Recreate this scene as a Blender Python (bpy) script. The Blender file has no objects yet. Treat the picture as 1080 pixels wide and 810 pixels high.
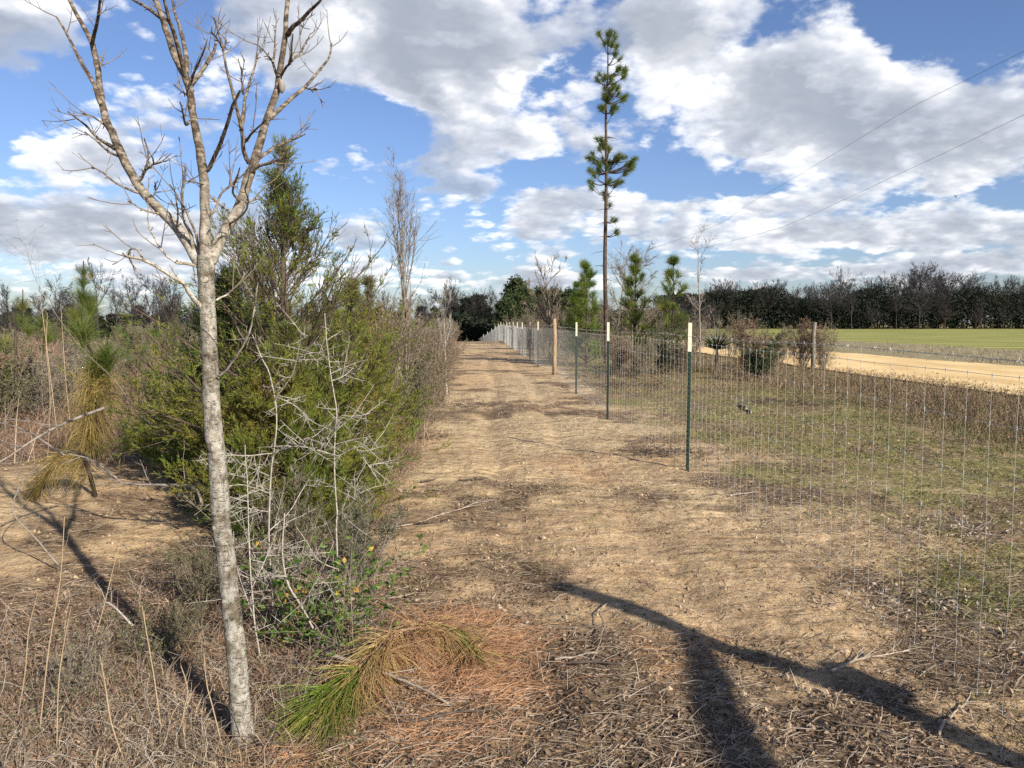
import bpy, math, numpy as np
from mathutils import Vector
R = np.random.default_rng(7)
sc = bpy.context.scene
COL = sc.collection
F, TH, CH = 808.0, math.radians(4.6), 1.6
CT, ST = math.cos(TH), math.sin(TH)
V = lambda *a: np.array(a, float)

# ------------------------------------------------------------------ geometry of the view
def ray(px, py):
    u, v = (px-540)/F, (py-405)/F
    return V(u, CT-v*ST, -ST-v*CT)
def at(px, py, y):                      # point seen at (px,py) that stands y metres ahead
    d = ray(px, py); return V(0, 0, CH)+d*(y/d[1])
# ------------------------------------------------------------------ numpy value noise
_T = np.random.default_rng(3).random((256, 256))
def vn(x, y, s=1.0, o=0):
    x = np.asarray(x, float)/s+o*17.31+500; y = np.asarray(y, float)/s+o*9.77+500
    xi = np.floor(x).astype(int); yi = np.floor(y).astype(int); fx = x-xi; fy = y-yi
    fx = fx*fx*(3-2*fx); fy = fy*fy*(3-2*fy)
    a = _T[xi & 255, yi & 255]; b = _T[(xi+1) & 255, yi & 255]; c = _T[xi & 255, (yi+1) & 255]; d = _T[(xi+1) & 255, (yi+1) & 255]
    return (a*(1-fx)+b*fx)*(1-fy)+(c*(1-fx)+d*fx)*fy
def fbm(x, y, s=1.0, o=0, n=4):
    r = 0; a = .5; t = 0
    for k in range(n):
        r = r+a*vn(x, y, s/2**k, o+k*3); t += a; a *= .5
    return r/t
def sst(a, b, x):
    t = np.clip((np.asarray(x, float)-a)/(b-a), 0, 1); return t*t*(3-2*t)
def interp(x, pts): return np.interp(x, [p[0] for p in pts], [p[1] for p in pts])
FENCE = [(-6, 1.98), (8.3, 1.92), (12.8, 1.60), (17.2, 1.44), (23, 1.28), (27.5, .93), (32, .745), (36.5, .48), (41, .28), (45.5, .07), (50, -.15),
         (54.5, -.37), (59, -.63), (63.5, -.93), (68, -1.22), (72.5, -1.6), (77, -2.05), (81.5, -2.6), (86, -3.2), (90, -3.9)]
fx = lambda y: interp(y, FENCE)
LEFT = [(0, -.75), (3, -.7), (5, -.87), (8, -1.05), (21, -1.6), (40, -2.7), (65, -4.4), (100, -9)]
lx = lambda y: interp(y, LEFT)
def hgt(x, y):
    x = np.asarray(x, float); y = np.asarray(y, float)
    r = np.hypot(x, y)
    z = (fbm(x, y, 7, 1, 3)-.5)*.10*sst(1, 6, r)
    z = z+(fbm(x, y, .9, 2, 3)-.5)*.045
    near = 1-sst(14, 30, r)
    z = z+near*((fbm(x, y, .22, 5, 3)-.5)*.030+(fbm(x, y, .06, 8, 2)-.5)*.013)
    # shallow wheel ruts along the cleared strip
    for c in (.15, 1.15):
        cx = c-.035*y+.1*np.sin(y*.4)
        z = z-.03*np.exp(-((x-cx)/.16)**2)*(1-sst(30, 60, y))
    # bank of bare sand on the left
    z = z+.22*np.exp(-((x+4.3)/1.6)**2-((y-7.2)/1.8)**2)
    # strip runs over a crest and down
    z = z-2.3*sst(62, 105, y)*(1-sst(4, 14, x))
    z = z+(fbm(x, y, 60, 11, 3)-.5)*1.2*sst(110, 260, r)*(1-sst(0,8,x))
    return z
H = lambda x, y: float(hgt(x, y))
def ground(px, py):
    d = ray(px, py); t = CH/-d[2]
    for _ in range(12):
        p = d*t; t = (CH-H(p[0], p[1]))/-d[2]
    p = d*t; return V(p[0], p[1], H(p[0], p[1]))

# ------------------------------------------------------------------ mesh building
class MB:
    def __init__(s): s.v = []; s.f = []; s.n = 0
    def add(s, v, f):
        v = np.asarray(v, np.float32).reshape(-1, 3)
        if len(v): s.v.append(v); s.f.append(np.asarray(f, np.int32)+s.n); s.n += len(v)
        return s
def build(name, mb, mat, parent=None, smooth=True, origin=None):
    me = bpy.data.meshes.new(name)
    v = np.concatenate(mb.v) if mb.v else np.zeros((0, 3), np.float32)
    o3 = V(0, 0, 0) if origin is None else np.asarray(origin, float)
    me.vertices.add(len(v)); me.vertices.foreach_set('co', (v-o3).astype(np.float32).ravel())
    li = np.concatenate([f.ravel() for f in mb.f]); lt = np.concatenate([np.full(len(f), f.shape[1]) for f in mb.f])
    me.loops.add(len(li)); me.loops.foreach_set('vertex_index', li.astype(np.int32))
    me.polygons.add(len(lt)); ls = np.concatenate([[0], np.cumsum(lt)[:-1]])
    me.polygons.foreach_set('loop_start', ls.astype(np.int32)); me.polygons.foreach_set('loop_total', lt.astype(np.int32))
    me.polygons.foreach_set('use_smooth', np.full(len(lt), smooth, bool))
    me.update(calc_edges=True)
    me.materials.append(mat)
    o = bpy.data.objects.new(name, me); COL.objects.link(o)
    if parent is not None:
        o.parent = parent
        if origin is None:
            me.transform(__import__('mathutils').Matrix.Translation(-parent.location))
    elif origin is not None: o.location = origin
    return o
def tag(o, label=None, cat=None, group=None, kind=None):
    if label: o['label'] = label
    if cat: o['category'] = cat
    if group: o['group'] = group
    if kind: o['kind'] = kind
    return o
def thing(name, loc, label, cat, group=None):
    o = bpy.data.objects.new(name, None); COL.objects.link(o); o.location = [float(a) for a in loc]
    o.empty_display_size = .1
    return tag(o, label, cat, group)
def copy_tree(o, parent=None):
    c = o.copy(); COL.objects.link(c)
    if parent is not None: c.parent = parent
    for ch in list(o.children): copy_tree(ch, c)
    return c
def nrm(a): return a/np.maximum(np.linalg.norm(a, axis=-1, keepdims=True), 1e-9)
def perp(d):
    ref = np.where(np.abs(d[..., 2:3]) > .9, V(1, 0, 0), V(0, 0, 1)); a = nrm(np.cross(d, ref)); return a, np.cross(d, a)
def tubes(mb, P, Rr, sides=5, cap=False):      # P (n,K,3)  Rr (n,K)
    P = np.asarray(P, float); Rr = np.asarray(Rr, float)
    if P.ndim == 2: P = P[None]; Rr = Rr[None]
    n, K, _ = P.shape
    if n == 0: return
    T = np.gradient(P, axis=1); T = nrm(T)
    D = nrm(P[:, -1]-P[:, 0]); A, B = perp(D)
    A = A[:, None]+0*T; A = nrm(A-T*np.sum(A*T, -1, keepdims=True)); B = np.cross(T, A)
    an = np.arange(sides)*2*math.pi/sides
    ring = P[:, :, None]+Rr[:, :, None, None]*(A[:, :, None]*np.cos(an)[None, None, :, None]+B[:, :, None]*np.sin(an)[None, None, :, None])
    base = (np.arange(n)*K*sides)[:, None, None]; k = (np.arange(K-1)*sides)[None, :, None]; s = np.arange(sides)[None, None]
    s2 = (s+1) % sides
    f = np.stack([base+k+s, base+k+s2, base+k+sides+s2, base+k+sides+s], -1).reshape(-1, 4)
    mb.add(ring.reshape(-1, 3), f)
    if cap:
        f2 = (np.arange(n)*K*sides)[:, None]+np.arange(sides)[None]
        mb.f.append((f2[:, ::-1]+mb.n-n*K*sides).astype(np.int32)); mb.f.append((f2+(K-1)*sides+mb.n-n*K*sides).astype(np.int32))
def blades(mb, P, D, L, W, bend=0.0, rng=R):   # bent two-segment blades, 5 verts
    n = len(P)
    if n == 0: return
    D = nrm(D); L = np.broadcast_to(L, (n,)); W = np.broadcast_to(W, (n,)); bend = np.broadcast_to(bend, (n,))
    S = nrm(np.cross(D, nrm(rng.normal(size=(n, 3)))))
    D2 = nrm(D+V(0, 0, -1)*bend[:, None])
    m = P+D*(L*.5)[:, None]; e = m+D2*(L*.5)[:, None]; w = S*(W*.5)[:, None]
    v = np.stack([P-w, P+w, m+w*.8, m-w*.8, e], 1).reshape(-1, 3); b = np.arange(n)[:, None]*5
    mb.add(v, b+V(0, 1, 2, 3)[None].astype(int)); mb.f.append((b+np.array([3, 2, 4])[None]+mb.n-n*5).astype(np.int32))
def leaves(mb, P, D, L, W, rng=R):             # folded diamond leaves, 4 verts 2 tris
    n = len(P)
    if n == 0: return
    D = nrm(D); L = np.broadcast_to(L, (n,)); W = np.broadcast_to(W, (n,))
    S = nrm(np.cross(D, nrm(rng.normal(size=(n, 3))))); N = np.cross(D, S)
    m = P+D*(L*.5)[:, None]+N*(W*.12)[:, None]
    v = np.stack([P, m+S*(W*.5)[:, None], P+D*L[:, None], m-S*(W*.5)[:, None]], 1).reshape(-1, 3); b = np.arange(n)[:, None]*4
    mb.add(v, np.concatenate([b+np.array([0, 1, 2]), b+np.array([0, 2, 3])]))
def grow(rng, O, D, L, K=5, wob=.15, trop=0.0):
    n = len(O); D = nrm(np.asarray(D, float)); L = np.broadcast_to(L, (n,)); P = [np.asarray(O, float)]
    trop = np.broadcast_to(trop, (n,))
    for k in range(K-1):
        D = nrm(D+rng.normal(size=(n, 3))*wob+V(0, 0, 1)*trop[:, None]); P.append(P[-1]+D*(L/(K-1))[:, None])
    return np.stack(P, 1)
def spawn(rng, P, m, t0=.2, t1=1.0, ang=.8, L=None, jit=.25):
    n, K, _ = P.shape
    i = np.repeat(np.arange(n), m); t = rng.uniform(t0, t1, len(i)); q = t*(K-1); k = np.minimum(q.astype(int), K-2); fr = (q-k)[:, None]
    O = P[i, k]*(1-fr)+P[i, k+1]*fr; D = nrm(P[i, k+1]-P[i, k]); A, B = perp(D); ph = rng.uniform(0, 2*math.pi, len(i))[:, None]
    an = (ang+rng.normal(size=len(i))*jit)[:, None]
    return O, D*np.cos(an)+(A*np.cos(ph)+B*np.sin(ph))*np.sin(an), i, t
def taper(n, K, r0, r1=.3): return np.broadcast_to(r0, (n,))[:, None]*np.linspace(1, r1, K)[None]

# ------------------------------------------------------------------ materials
def newmat(name):
    m = bpy.data.materials.new(name); m.use_nodes = True; nt = m.node_tree; nt.nodes.clear()
    return m, nt, lambda t, **k: _nd(nt, t, **k)
def _nd(nt, t, **k):
    n = nt.nodes.new(t)
    for a, b in k.items():
        if a.startswith('i_'):
            n.inputs[int(a[2:]) if a[2:].isdigit() else a[2:].replace('_', ' ')].default_value = b
        else: setattr(n, a, b)
    return n
def ramp(nt, fac, stops, interp='LINEAR'):
    r = nt.nodes.new('ShaderNodeValToRGB'); r.color_ramp.interpolation = interp; e = r.color_ramp.elements
    for i, (p, c) in enumerate(stops):
        if i > 1: e.new(p)
        e[i].position = p; e[i].color = (*c, 1) if len(c) == 3 else c
    if fac is not None: nt.links.new(fac, r.inputs[0])
    return r.outputs[0]
def foliage_mat(name, stops, trans=.25, rough=.6, clump=.5, cscale=1.2):
    """colour varies from piece to piece (random per island) and from clump to clump"""
    m, nt, N = newmat(name); L = nt.links.new
    g = N('ShaderNodeNewGeometry'); tc = N('ShaderNodeTexCoord')
    nz = N('ShaderNodeTexNoise'); nz.inputs['Scale'].default_value = cscale; nz.inputs['Detail'].default_value = 2
    L(g.outputs['Position'], nz.inputs['Vector'])
    mx = N('ShaderNodeMix'); mx.inputs[0].default_value = clump; L(g.outputs['Random Per Island'], mx.inputs[2])
    mr = N('ShaderNodeMapRange'); mr.inputs[1].default_value = .3; mr.inputs[2].default_value = .7; L(nz.outputs[0], mr.inputs[0]); L(mr.outputs[0], mx.inputs[3])
    c = ramp(nt, mx.outputs[0], stops)
    p = N('ShaderNodeBsdfPrincipled'); L(c, p.inputs['Base Color']); p.inputs['Roughness'].default_value = rough; p.inputs['Specular IOR Level'].default_value = .25
    o = N('ShaderNodeOutputMaterial')
    if trans:
        t = N('ShaderNodeBsdfTranslucent'); L(c, t.inputs[0]); ms = N('ShaderNodeMixShader'); ms.inputs[0].default_value = trans
        L(p.outputs[0], ms.inputs[1]); L(t.outputs[0], ms.inputs[2]); L(ms.outputs[0], o.inputs[0])
    else: L(p.outputs[0], o.inputs[0])
    return m
def bark_mat(name, stops, scale=(40, 40, 120), bump=.3, dist=.004, rough=.8, det=4):
    m, nt, N = newmat(name); L = nt.links.new
    g = N('ShaderNodeNewGeometry'); mp = N('ShaderNodeMapping'); mp.inputs['Scale'].default_value = scale; L(g.outputs['Position'], mp.inputs[0])
    nz = N('ShaderNodeTexNoise'); nz.inputs['Scale'].default_value = 1; nz.inputs['Detail'].default_value = det; nz.inputs['Roughness'].default_value = .6; L(mp.outputs[0], nz.inputs['Vector'])
    c = ramp(nt, nz.outputs[0], stops)
    p = N('ShaderNodeBsdfPrincipled'); L(c, p.inputs['Base Color']); p.inputs['Roughness'].default_value = rough; p.inputs['Specular IOR Level'].default_value = .2
    b = N('ShaderNodeBump'); b.inputs['Strength'].default_value = bump; b.inputs['Distance'].default_value = dist; L(nz.outputs[0], b.inputs['Height']); L(b.outputs[0], p.inputs['Normal'])
    o = N('ShaderNodeOutputMaterial'); L(p.outputs[0], o.inputs[0]); return m
def plain(name, col, rough=.6, metal=0.0):
    return bark_mat(name, [(.3, tuple(c*.8 for c in col)), (.7, col)], (25, 25, 25), .1, .001, rough)

M = {}
# pale speckled bark of the near tree : light plates with dark cross marks
def pale_bark():
    m, nt, N = newmat('pale_bark'); L = nt.links.new
    g = N('ShaderNodeNewGeometry')
    def nz(sc, det, s=1.0, ro=.6):
        mp = N('ShaderNodeMapping'); mp.inputs['Scale'].default_value = sc; L(g.outputs['Position'], mp.inputs[0])
        n = N('ShaderNodeTexNoise'); n.inputs['Scale'].default_value = s; n.inputs['Detail'].default_value = det; n.inputs['Roughness'].default_value = ro; L(mp.outputs[0], n.inputs['Vector']); return n.outputs[0]
    a = ramp(nt, nz((60, 60, 30), 5), [(.32, (.20, .175, .14)), (.45, (.42, .385, .32)), (.60, (.62, .585, .50))])
    b = ramp(nt, nz((38, 38, 150), 3, ro=.7), [(.36, (0, 0, 0)), (.44, (1, 1, 1))])
    c = ramp(nt, nz((9, 9, 14), 3), [(.36, (.42, .37, .30)), (.5, (1, 1, 1)), (.8, (1, .98, .93))])
    lich = ramp(nt, nz((22, 22, 16), 4), [(.60, (0, 0, 0)), (.66, (1, 1, 1))])
    # thin upper limbs are browner, smoother
    sx = N('ShaderNodeSeparateXYZ'); L(g.outputs['Position'], sx.inputs[0])
    mr = N('ShaderNodeMapRange'); mr.inputs[1].default_value = 1.65; mr.inputs[2].default_value = 2.2; L(sx.outputs[2], mr.inputs[0])
    up = ramp(nt, nz((40, 40, 60), 5), [(.38, (.05, .038, .028)), (.49, (.11, .085, .062)), (.62, (.25, .215, .165))])
    m1 = N('ShaderNodeMix', data_type='RGBA'); m1.blend_type = 'MIX'; L(b, m1.inputs[0]); m1.inputs[6].default_value = (.12, .10, .08, 1); L(a, m1.inputs[7])
    m2 = N('ShaderNodeMix', data_type='RGBA'); m2.blend_type = 'MULTIPLY'; m2.inputs[0].default_value = .9; L(m1.outputs[2], m2.inputs[6]); L(c, m2.inputs[7])
    m4 = N('ShaderNodeMix', data_type='RGBA'); L(lich, m4.inputs[0]); L(m2.outputs[2], m4.inputs[6]); m4.inputs[7].default_value = (.50, .50, .43, 1)
    m3 = N('ShaderNodeMix', data_type='RGBA'); L(mr.outputs[0], m3.inputs[0]); L(m4.outputs[2], m3.inputs[6]); L(up, m3.inputs[7])
    p = N('ShaderNodeBsdfPrincipled'); L(m3.outputs[2], p.inputs['Base Color']); p.inputs['Roughness'].default_value = .85; p.inputs['Specular IOR Level'].default_value = .15
    bp = N('ShaderNodeBump'); bp.inputs['Strength'].default_value = .6; bp.inputs['Distance'].default_value = .004; L(nz((60, 60, 80), 6), bp.inputs['Height']); L(bp.outputs[0], p.inputs['Normal'])
    o = N('ShaderNodeOutputMaterial'); L(p.outputs[0], o.inputs[0]); return m
M['pale_bark'] = pale_bark()
M['twig_pale'] = bark_mat('pale_grey_twigs', [(.3, (.20, .175, .145)), (.7, (.44, .40, .34))], (30, 30, 60))
M['twig_brown'] = bark_mat('brown_twigs', [(.3, (.11, .085, .06)), (.7, (.26, .21, .16))], (20, 20, 40))
M['twig_grey'] = bark_mat('grey_twigs', [(.3, (.14, .12, .10)), (.7, (.30, .26, .22))], (20, 20, 40))
M['twig_far_shade'] = bark_mat('shaded_far_twigs', [(.3, (.025, .022, .022)), (.7, (.062, .053, .05))], (3, 3, 6))  # far twigs: base colour darkened to carry the cloud shade over the treeline
M['bark_pine'] = bark_mat('pine_bark', [(.35, (.03, .023, .018)), (.65, (.10, .072, .052))], (18, 18, 6), .8, .02)
M['bark_cedar'] = bark_mat('cedar_bark', [(.3, (.05, .036, .026)), (.7, (.13, .10, .07))], (60, 60, 8))
M['cedar'] = foliage_mat('cedar_foliage', [(0, (.045, .078, .018)), (.3, (.11, .155, .026)), (.55, (.20, .22, .036)), (.8, (.26, .20, .052)), (1, (.28, .165, .065))], .4, clump=.62, cscale=1.7)
M['cedar_dk'] = foliage_mat('cedar_foliage_dark_green', [(0, (.035, .08, .018)), (.6, (.085, .15, .03)), (1, (.19, .22, .045))], .35, clump=.5)
M['pine'] = foliage_mat('pine_needles', [(0, (.06, .11, .018)), (.6, (.15, .22, .032)), (1, (.30, .30, .06))], .4, .5)
M['pine_tall'] = foliage_mat('tall_pine_needles', [(0, (.06, .095, .022)), (.6, (.13, .175, .04)), (1, (.26, .25, .07))], .4, .5)
M['pine_bright'] = foliage_mat('bright_pine_needles', [(0, (.06, .10, .02)), (.6, (.16, .20, .04)), (1, (.33, .30, .08))], .4, .45)
M['needle_dead'] = foliage_mat('dead_pine_needles', [(0, (.20, .10, .04)), (.5, (.36, .21, .08)), (1, (.52, .36, .15))], .25, .6, clump=.3)
M['needle_red'] = foliage_mat('rusty_pine_needles', [(0, (.26, .13, .07)), (.6, (.46, .25, .13)), (1, (.62, .42, .25))], .15, .7, clump=.3)
M['needle_yel'] = foliage_mat('yellowing_pine_needles', [(0, (.17, .15, .04)), (.3, (.34, .26, .09)), (.6, (.50, .34, .13)), (1, (.62, .50, .25))], .3, .6, clump=.25, cscale=5)
M['needle_olive'] = foliage_mat('drooping_olive_needles', [(0, (.09, .09, .025)), (.4, (.24, .19, .055)), (.75, (.40, .28, .10)), (1, (.56, .42, .19))], .35, .6, clump=.35, cscale=6)
M['needle_straw'] = foliage_mat('straw_pine_needles', [(0, (.30, .24, .07)), (.4, (.52, .38, .14)), (1, (.74, .60, .32))], .35, .6, clump=.2)
M['fan_green'] = foliage_mat('fresh_pine_needles', [(0, (.12, .20, .03)), (.6, (.26, .36, .05)), (1, (.48, .48, .12))], .4, .4, clump=.2)
M['dry_grass'] = foliage_mat('dry_grass', [(0, (.07, .05, .032)), (.45, (.20, .15, .095)), (.75, (.36, .275, .18)), (1, (.60, .49, .34))], .2, .7, clump=.35)
M['red_grass'] = foliage_mat('russet_dry_grass', [(0, (.07, .042, .028)), (.45, (.20, .12, .08)), (.8, (.36, .235, .16)), (1, (.52, .40, .28))], .2, .7, clump=.4)
M['straw'] = foliage_mat('straw_stalks', [(0, (.34, .24, .14)), (1, (.60, .47, .30))], .15, .7)
M['green_grass'] = foliage_mat('short_green_grass', [(0, (.08, .10, .025)), (.4, (.18, .195, .055)), (.7, (.30, .27, .11)), (1, (.45, .37, .20))], .25, .6, clump=.5, cscale=1.5)
M['weed'] = foliage_mat('olive_weeds', [(0, (.075, .06, .035)), (.4, (.16, .135, .07)), (.75, (.22, .16, .10)), (1, (.36, .27, .18))], .2, .7, clump=.5, cscale=.8)
M['leaf_brown'] = foliage_mat('fallen_leaves', [(0, (.06, .04, .025)), (.5, (.17, .11, .07)), (.8, (.30, .205, .13)), (.95, (.46, .35, .23)), (1, (.62, .52, .38))], .1, .7, clump=.2)
M['leaf_green'] = foliage_mat('evergreen_leaves', [(0, (.04, .085, .015)), (.6, (.10, .17, .03)), (.9, (.19, .22, .05)), (1, (.5, .33, .05))], .3, .4, clump=.2)
M['leaf_yellow'] = foliage_mat('yellow_leaves', [(0, (.50, .25, .05)), (1, (.70, .50, .10))], .3, .5, clump=.2)
M['evergreen_far_shade'] = foliage_mat('shaded_far_evergreen', [(0, (.007, .010, .006)), (.6, (.012, .019, .009)), (1, (.028, .031, .016))], .0, .8, cscale=.15)  # near-black green, the cloud shade on the far woods put into the leaf colour
M['mid_green'] = foliage_mat('bushy_evergreen', [(0, (.02, .035, .012)), (.6, (.04, .062, .02)), (1, (.075, .085, .03))], .1, .7, cscale=.6)
M['scrub'] = foliage_mat('brown_scrub_leaves', [(0, (.08, .06, .045)), (.4, (.16, .13, .09)), (.7, (.22, .19, .11)), (1, (.30, .24, .17))], .1, .7, cscale=.4)
M['scrub_olive'] = foliage_mat('olive_scrub_leaves', [(0, (.045, .05, .02)), (.5, (.10, .105, .045)), (1, (.19, .16, .075))], .1, .7, cscale=.5)
M['scrub_red'] = foliage_mat('russet_scrub_leaves', [(0, (.10, .055, .035)), (.5, (.20, .12, .075)), (1, (.28, .20, .12))], .1, .7, cscale=.5)
M['wood_post'] = bark_mat('peeled_wood_post', [(.35, (.20, .13, .07)), (.65, (.40, .28, .16))], (60, 60, 5), .3, .003)
M['old_wood'] = bark_mat('weathered_post_wood', [(.35, (.10, .085, .065)), (.65, (.24, .20, .16))], (50, 50, 5), .5, .005)
M['post_green'] = plain('dark_green_post_paint', (.013, .030, .022), .5)
M['post_white'] = plain('cream_post_paint', (.64, .59, .42), .5)
M['clod'] = foliage_mat('soil_clods', [(0, (.15, .10, .065)), (.6, (.32, .235, .15)), (1, (.44, .34, .225))], 0, .9, clump=.3)
M['stick'] = bark_mat('dead_sticks', [(.3, (.16, .12, .085)), (.7, (.42, .35, .27))], (30, 30, 30))
M['stick_dk'] = bark_mat('dark_rotting_sticks', [(.3, (.035, .028, .022)), (.7, (.12, .09, .07))], (30, 30, 30))
def wire_mat():
    m, nt, N = newmat('galvanised_wire'); p = N('ShaderNodeBsdfPrincipled'); p.inputs['Base Color'].default_value = (.50, .50, .48, 1)
    p.inputs['Metallic'].default_value = .35; p.inputs['Roughness'].default_value = .45
    o = N('ShaderNodeOutputMaterial'); nt.links.new(p.outputs[0], o.inputs[0]); return m
M['wire'] = wire_mat()
M['cable'] = plain('dark_cable', (.12, .12, .13), .5)

# ------------------------------------------------------------------ the ground sheet
def masks(x, y):
    r = np.hypot(x, y)
    lf, fe = lx(y), fx(y)
    n1 = fbm(x, y, 1.6, 20, 4); n2 = fbm(x, y, .5, 24, 4); n3 = fbm(x, y, 3.5, 28, 3)
    grass = sst(1.9, 3.6, x+.05*(y-4)+(n1-.5)*2.6)*sst(-.2, .25, x-fe-.3)
    grass = grass*np.where(y < 60, 1, .8)*(1-.55*sst(.49, .62, n2))*(1-.35*sst(.52, .64, fbm(x, y, 2.6, 77, 3)))
    inpath = sst(lf-.25, lf+.25, x+(n1-.5)*.7)*(1-sst(fe+.5, fe+1.6, x+(n1-.5)*1.2))
    sandp = np.exp(-((x+4.2)/2.3)**2-((y-5.8)/2.15)**2)
    scrub = (1-sst(lf-.35, lf+.1, x+(n1-.5)*.7))*(1-sst(.35, .6, sandp+(n2-.5)*.4))
    lit = sst(.44, .62, n1*.55+n2*.45+.10*np.exp(-((x+.1)/.75)**2-((y-4.4)/1.1)**2)+.07*(1-sst(3.5, 6, y))-.08*np.exp(-((x-.9+.03*y)/.55)**2)*sst(3.4, 5, y))
    lit = np.maximum(lit*.85, scrub)
    lit = np.maximum(lit, .75*sst(.5, .62, n2)*sst(fe-.2, fe+.8, x)*sst(9, 14, y))
    rust = sst(.62, .78, fbm(x, y, 1.1, 40, 4)) * .45*np.where(y < 40, 1, .6)
    rust = np.maximum(rust, 1.1*np.exp(-((x+.25)/.38)**2-((y-3.75)/.42)**2))
    rust = np.maximum(rust, .8*np.exp(-((x+.05)/.25)**2-((y-3.6)/.4)**2))
    warm = sst(.45, .65, n3)
    return grass, lit, rust, warm, scrub
def ground_mat():
    m, nt, N = newmat('sandy_ground'); L = nt.links.new
    g = N('ShaderNodeNewGeometry')
    A = N('ShaderNodeAttribute', attribute_name='m1'); B = N('ShaderNodeAttribute', attribute_name='m2')
    s1 = N('ShaderNodeSeparateColor'); s2 = N('ShaderNodeSeparateColor'); L(A.outputs['Color'], s1.inputs[0]); L(B.outputs['Color'], s2.inputs[0])
    def nz(s, det=5, ro=.65, sc=None, off=0):
        mp = N('ShaderNodeMapping'); mp.inputs['Scale'].default_value = sc or (1, 1, 1); mp.inputs['Location'].default_value = (off, off*1.7, 0); L(g.outputs['Position'], mp.inputs[0])
        n = N('ShaderNodeTexNoise'); n.inputs['Scale'].default_value = s; n.inputs['Detail'].default_value = det; n.inputs['Roughness'].default_value = ro; L(mp.outputs[0], n.inputs['Vector']); return n.outputs[0]
    def mix(f, a, b, bt='MIX'):
        x = N('ShaderNodeMix', data_type='RGBA', blend_type=bt)
        if isinstance(f, (int, float)): x.inputs[0].default_value = f
        else: L(f, x.inputs[0])
        for s, i in ((a, 6), (b, 7)):
            if isinstance(s, tuple): x.inputs[i].default_value = (*s, 1)
            else: L(s, x.inputs[i])
        return x.outputs[2]
    def math_(op, a, b=0.0, cl=False):
        x = N('ShaderNodeMath', operation=op, use_clamp=cl)
        for s, i in ((a, 0), (b, 1)):
            if isinstance(s, (int, float)): x.inputs[i].default_value = s
            else: L(s, x.inputs[i])
        return x.outputs[0]
    fine = nz(55, 6, .75); mid = nz(9, 5, .7, off=3); streak = nz(6, 5, .7, (1, 3.2, 1), 9); big = nz(1.1, 4, .6, off=5)
    sand = ramp(nt, mid, [(.30, (.31, .22, .135)), (.46, (.51, .395, .245)), (.66, (.66, .545, .36))])
    sand = mix(math_('MULTIPLY', s2.outputs[0], .35), sand, (.50, .33, .19))
    sand = mix(.55, sand, ramp(nt, fine, [(.35, (.38, .32, .25)), (.45, (.84, .80, .74)), (.66, (1.12, 1.08, 1.0))]), 'MULTIPLY')
    scr = nz(1.6, 6, .7, (.7, 5.5, 1), 21); sand = mix(.75, sand, ramp(nt, scr, [(.36, (.50, .44, .40)), (.46, (.92, .89, .86)), (.6, (1.12, 1.1, 1.06))]), 'MULTIPLY')
    dirt = ramp(nt, streak, [(.36, (.055, .038, .028)), (.48, (.17, .12, .08)), (.64, (.38, .285, .185))])
    dirt = mix(.6, dirt, ramp(nt, fine, [(.38, (.35, .3, .26)), (.55, (1, .95, .9)), (.7, (1.4, 1.3, 1.2))]), 'MULTIPLY')
    gr = ramp(nt, nz(14, 6, .75, off=12), [(.33, (.09, .075, .035)), (.48, (.20, .185, .07)), (.6, (.29, .26, .11)), (.75, (.42, .34, .20))])
    edge = math_('ADD', s1.outputs[1], math_('MULTIPLY', math_('SUBTRACT', fine, .5), 1.3))
    dfac = math_('MULTIPLY', math_('MULTIPLY', math_('SUBTRACT', edge, .22), 1.9, True), .9, True)
    col = mix(dfac, sand, dirt)
    rf = math_('MULTIPLY', math_('MULTIPLY', math_('ADD', s1.outputs[2], math_('SUBTRACT', mid, .70)), 1.3, True), .6)
    col = mix(rf, col, (.46, .25, .13))
    gf = math_('MULTIPLY', math_('SUBTRACT', math_('ADD', s1.outputs[0], math_('MULTIPLY', math_('SUBTRACT', mid, .5), 1.2)), .25), 1.8, True)
    col = mix(gf, col, gr)
    col = mix(.5, col, ramp(nt, big, [(.34, (.60, .56, .54)), (.62, (1.2, 1.18, 1.1))]), 'MULTIPLY')
    p = N('ShaderNodeBsdfPrincipled'); L(col, p.inputs['Base Color']); p.inputs['Roughness'].default_value = .95; p.inputs['Specular IOR Level'].default_value = .1
    b1 = N('ShaderNodeBump'); b1.inputs['Strength'].default_value = .9; b1.inputs['Distance'].default_value = .02; L(nz(38, 7, .75, off=2), b1.inputs['Height'])
    b2 = N('ShaderNodeBump'); b2.inputs['Strength'].default_value = .7; b2.inputs['Distance'].default_value = .10; L(nz(5, 5, .6, off=8), b2.inputs['Height']); L(b1.outputs[0], b2.inputs['Normal'])
    L(b2.outputs[0], p.inputs['Normal'])
    o = N('ShaderNodeOutputMaterial'); L(p.outputs[0], o.inputs[0]); return m
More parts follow.
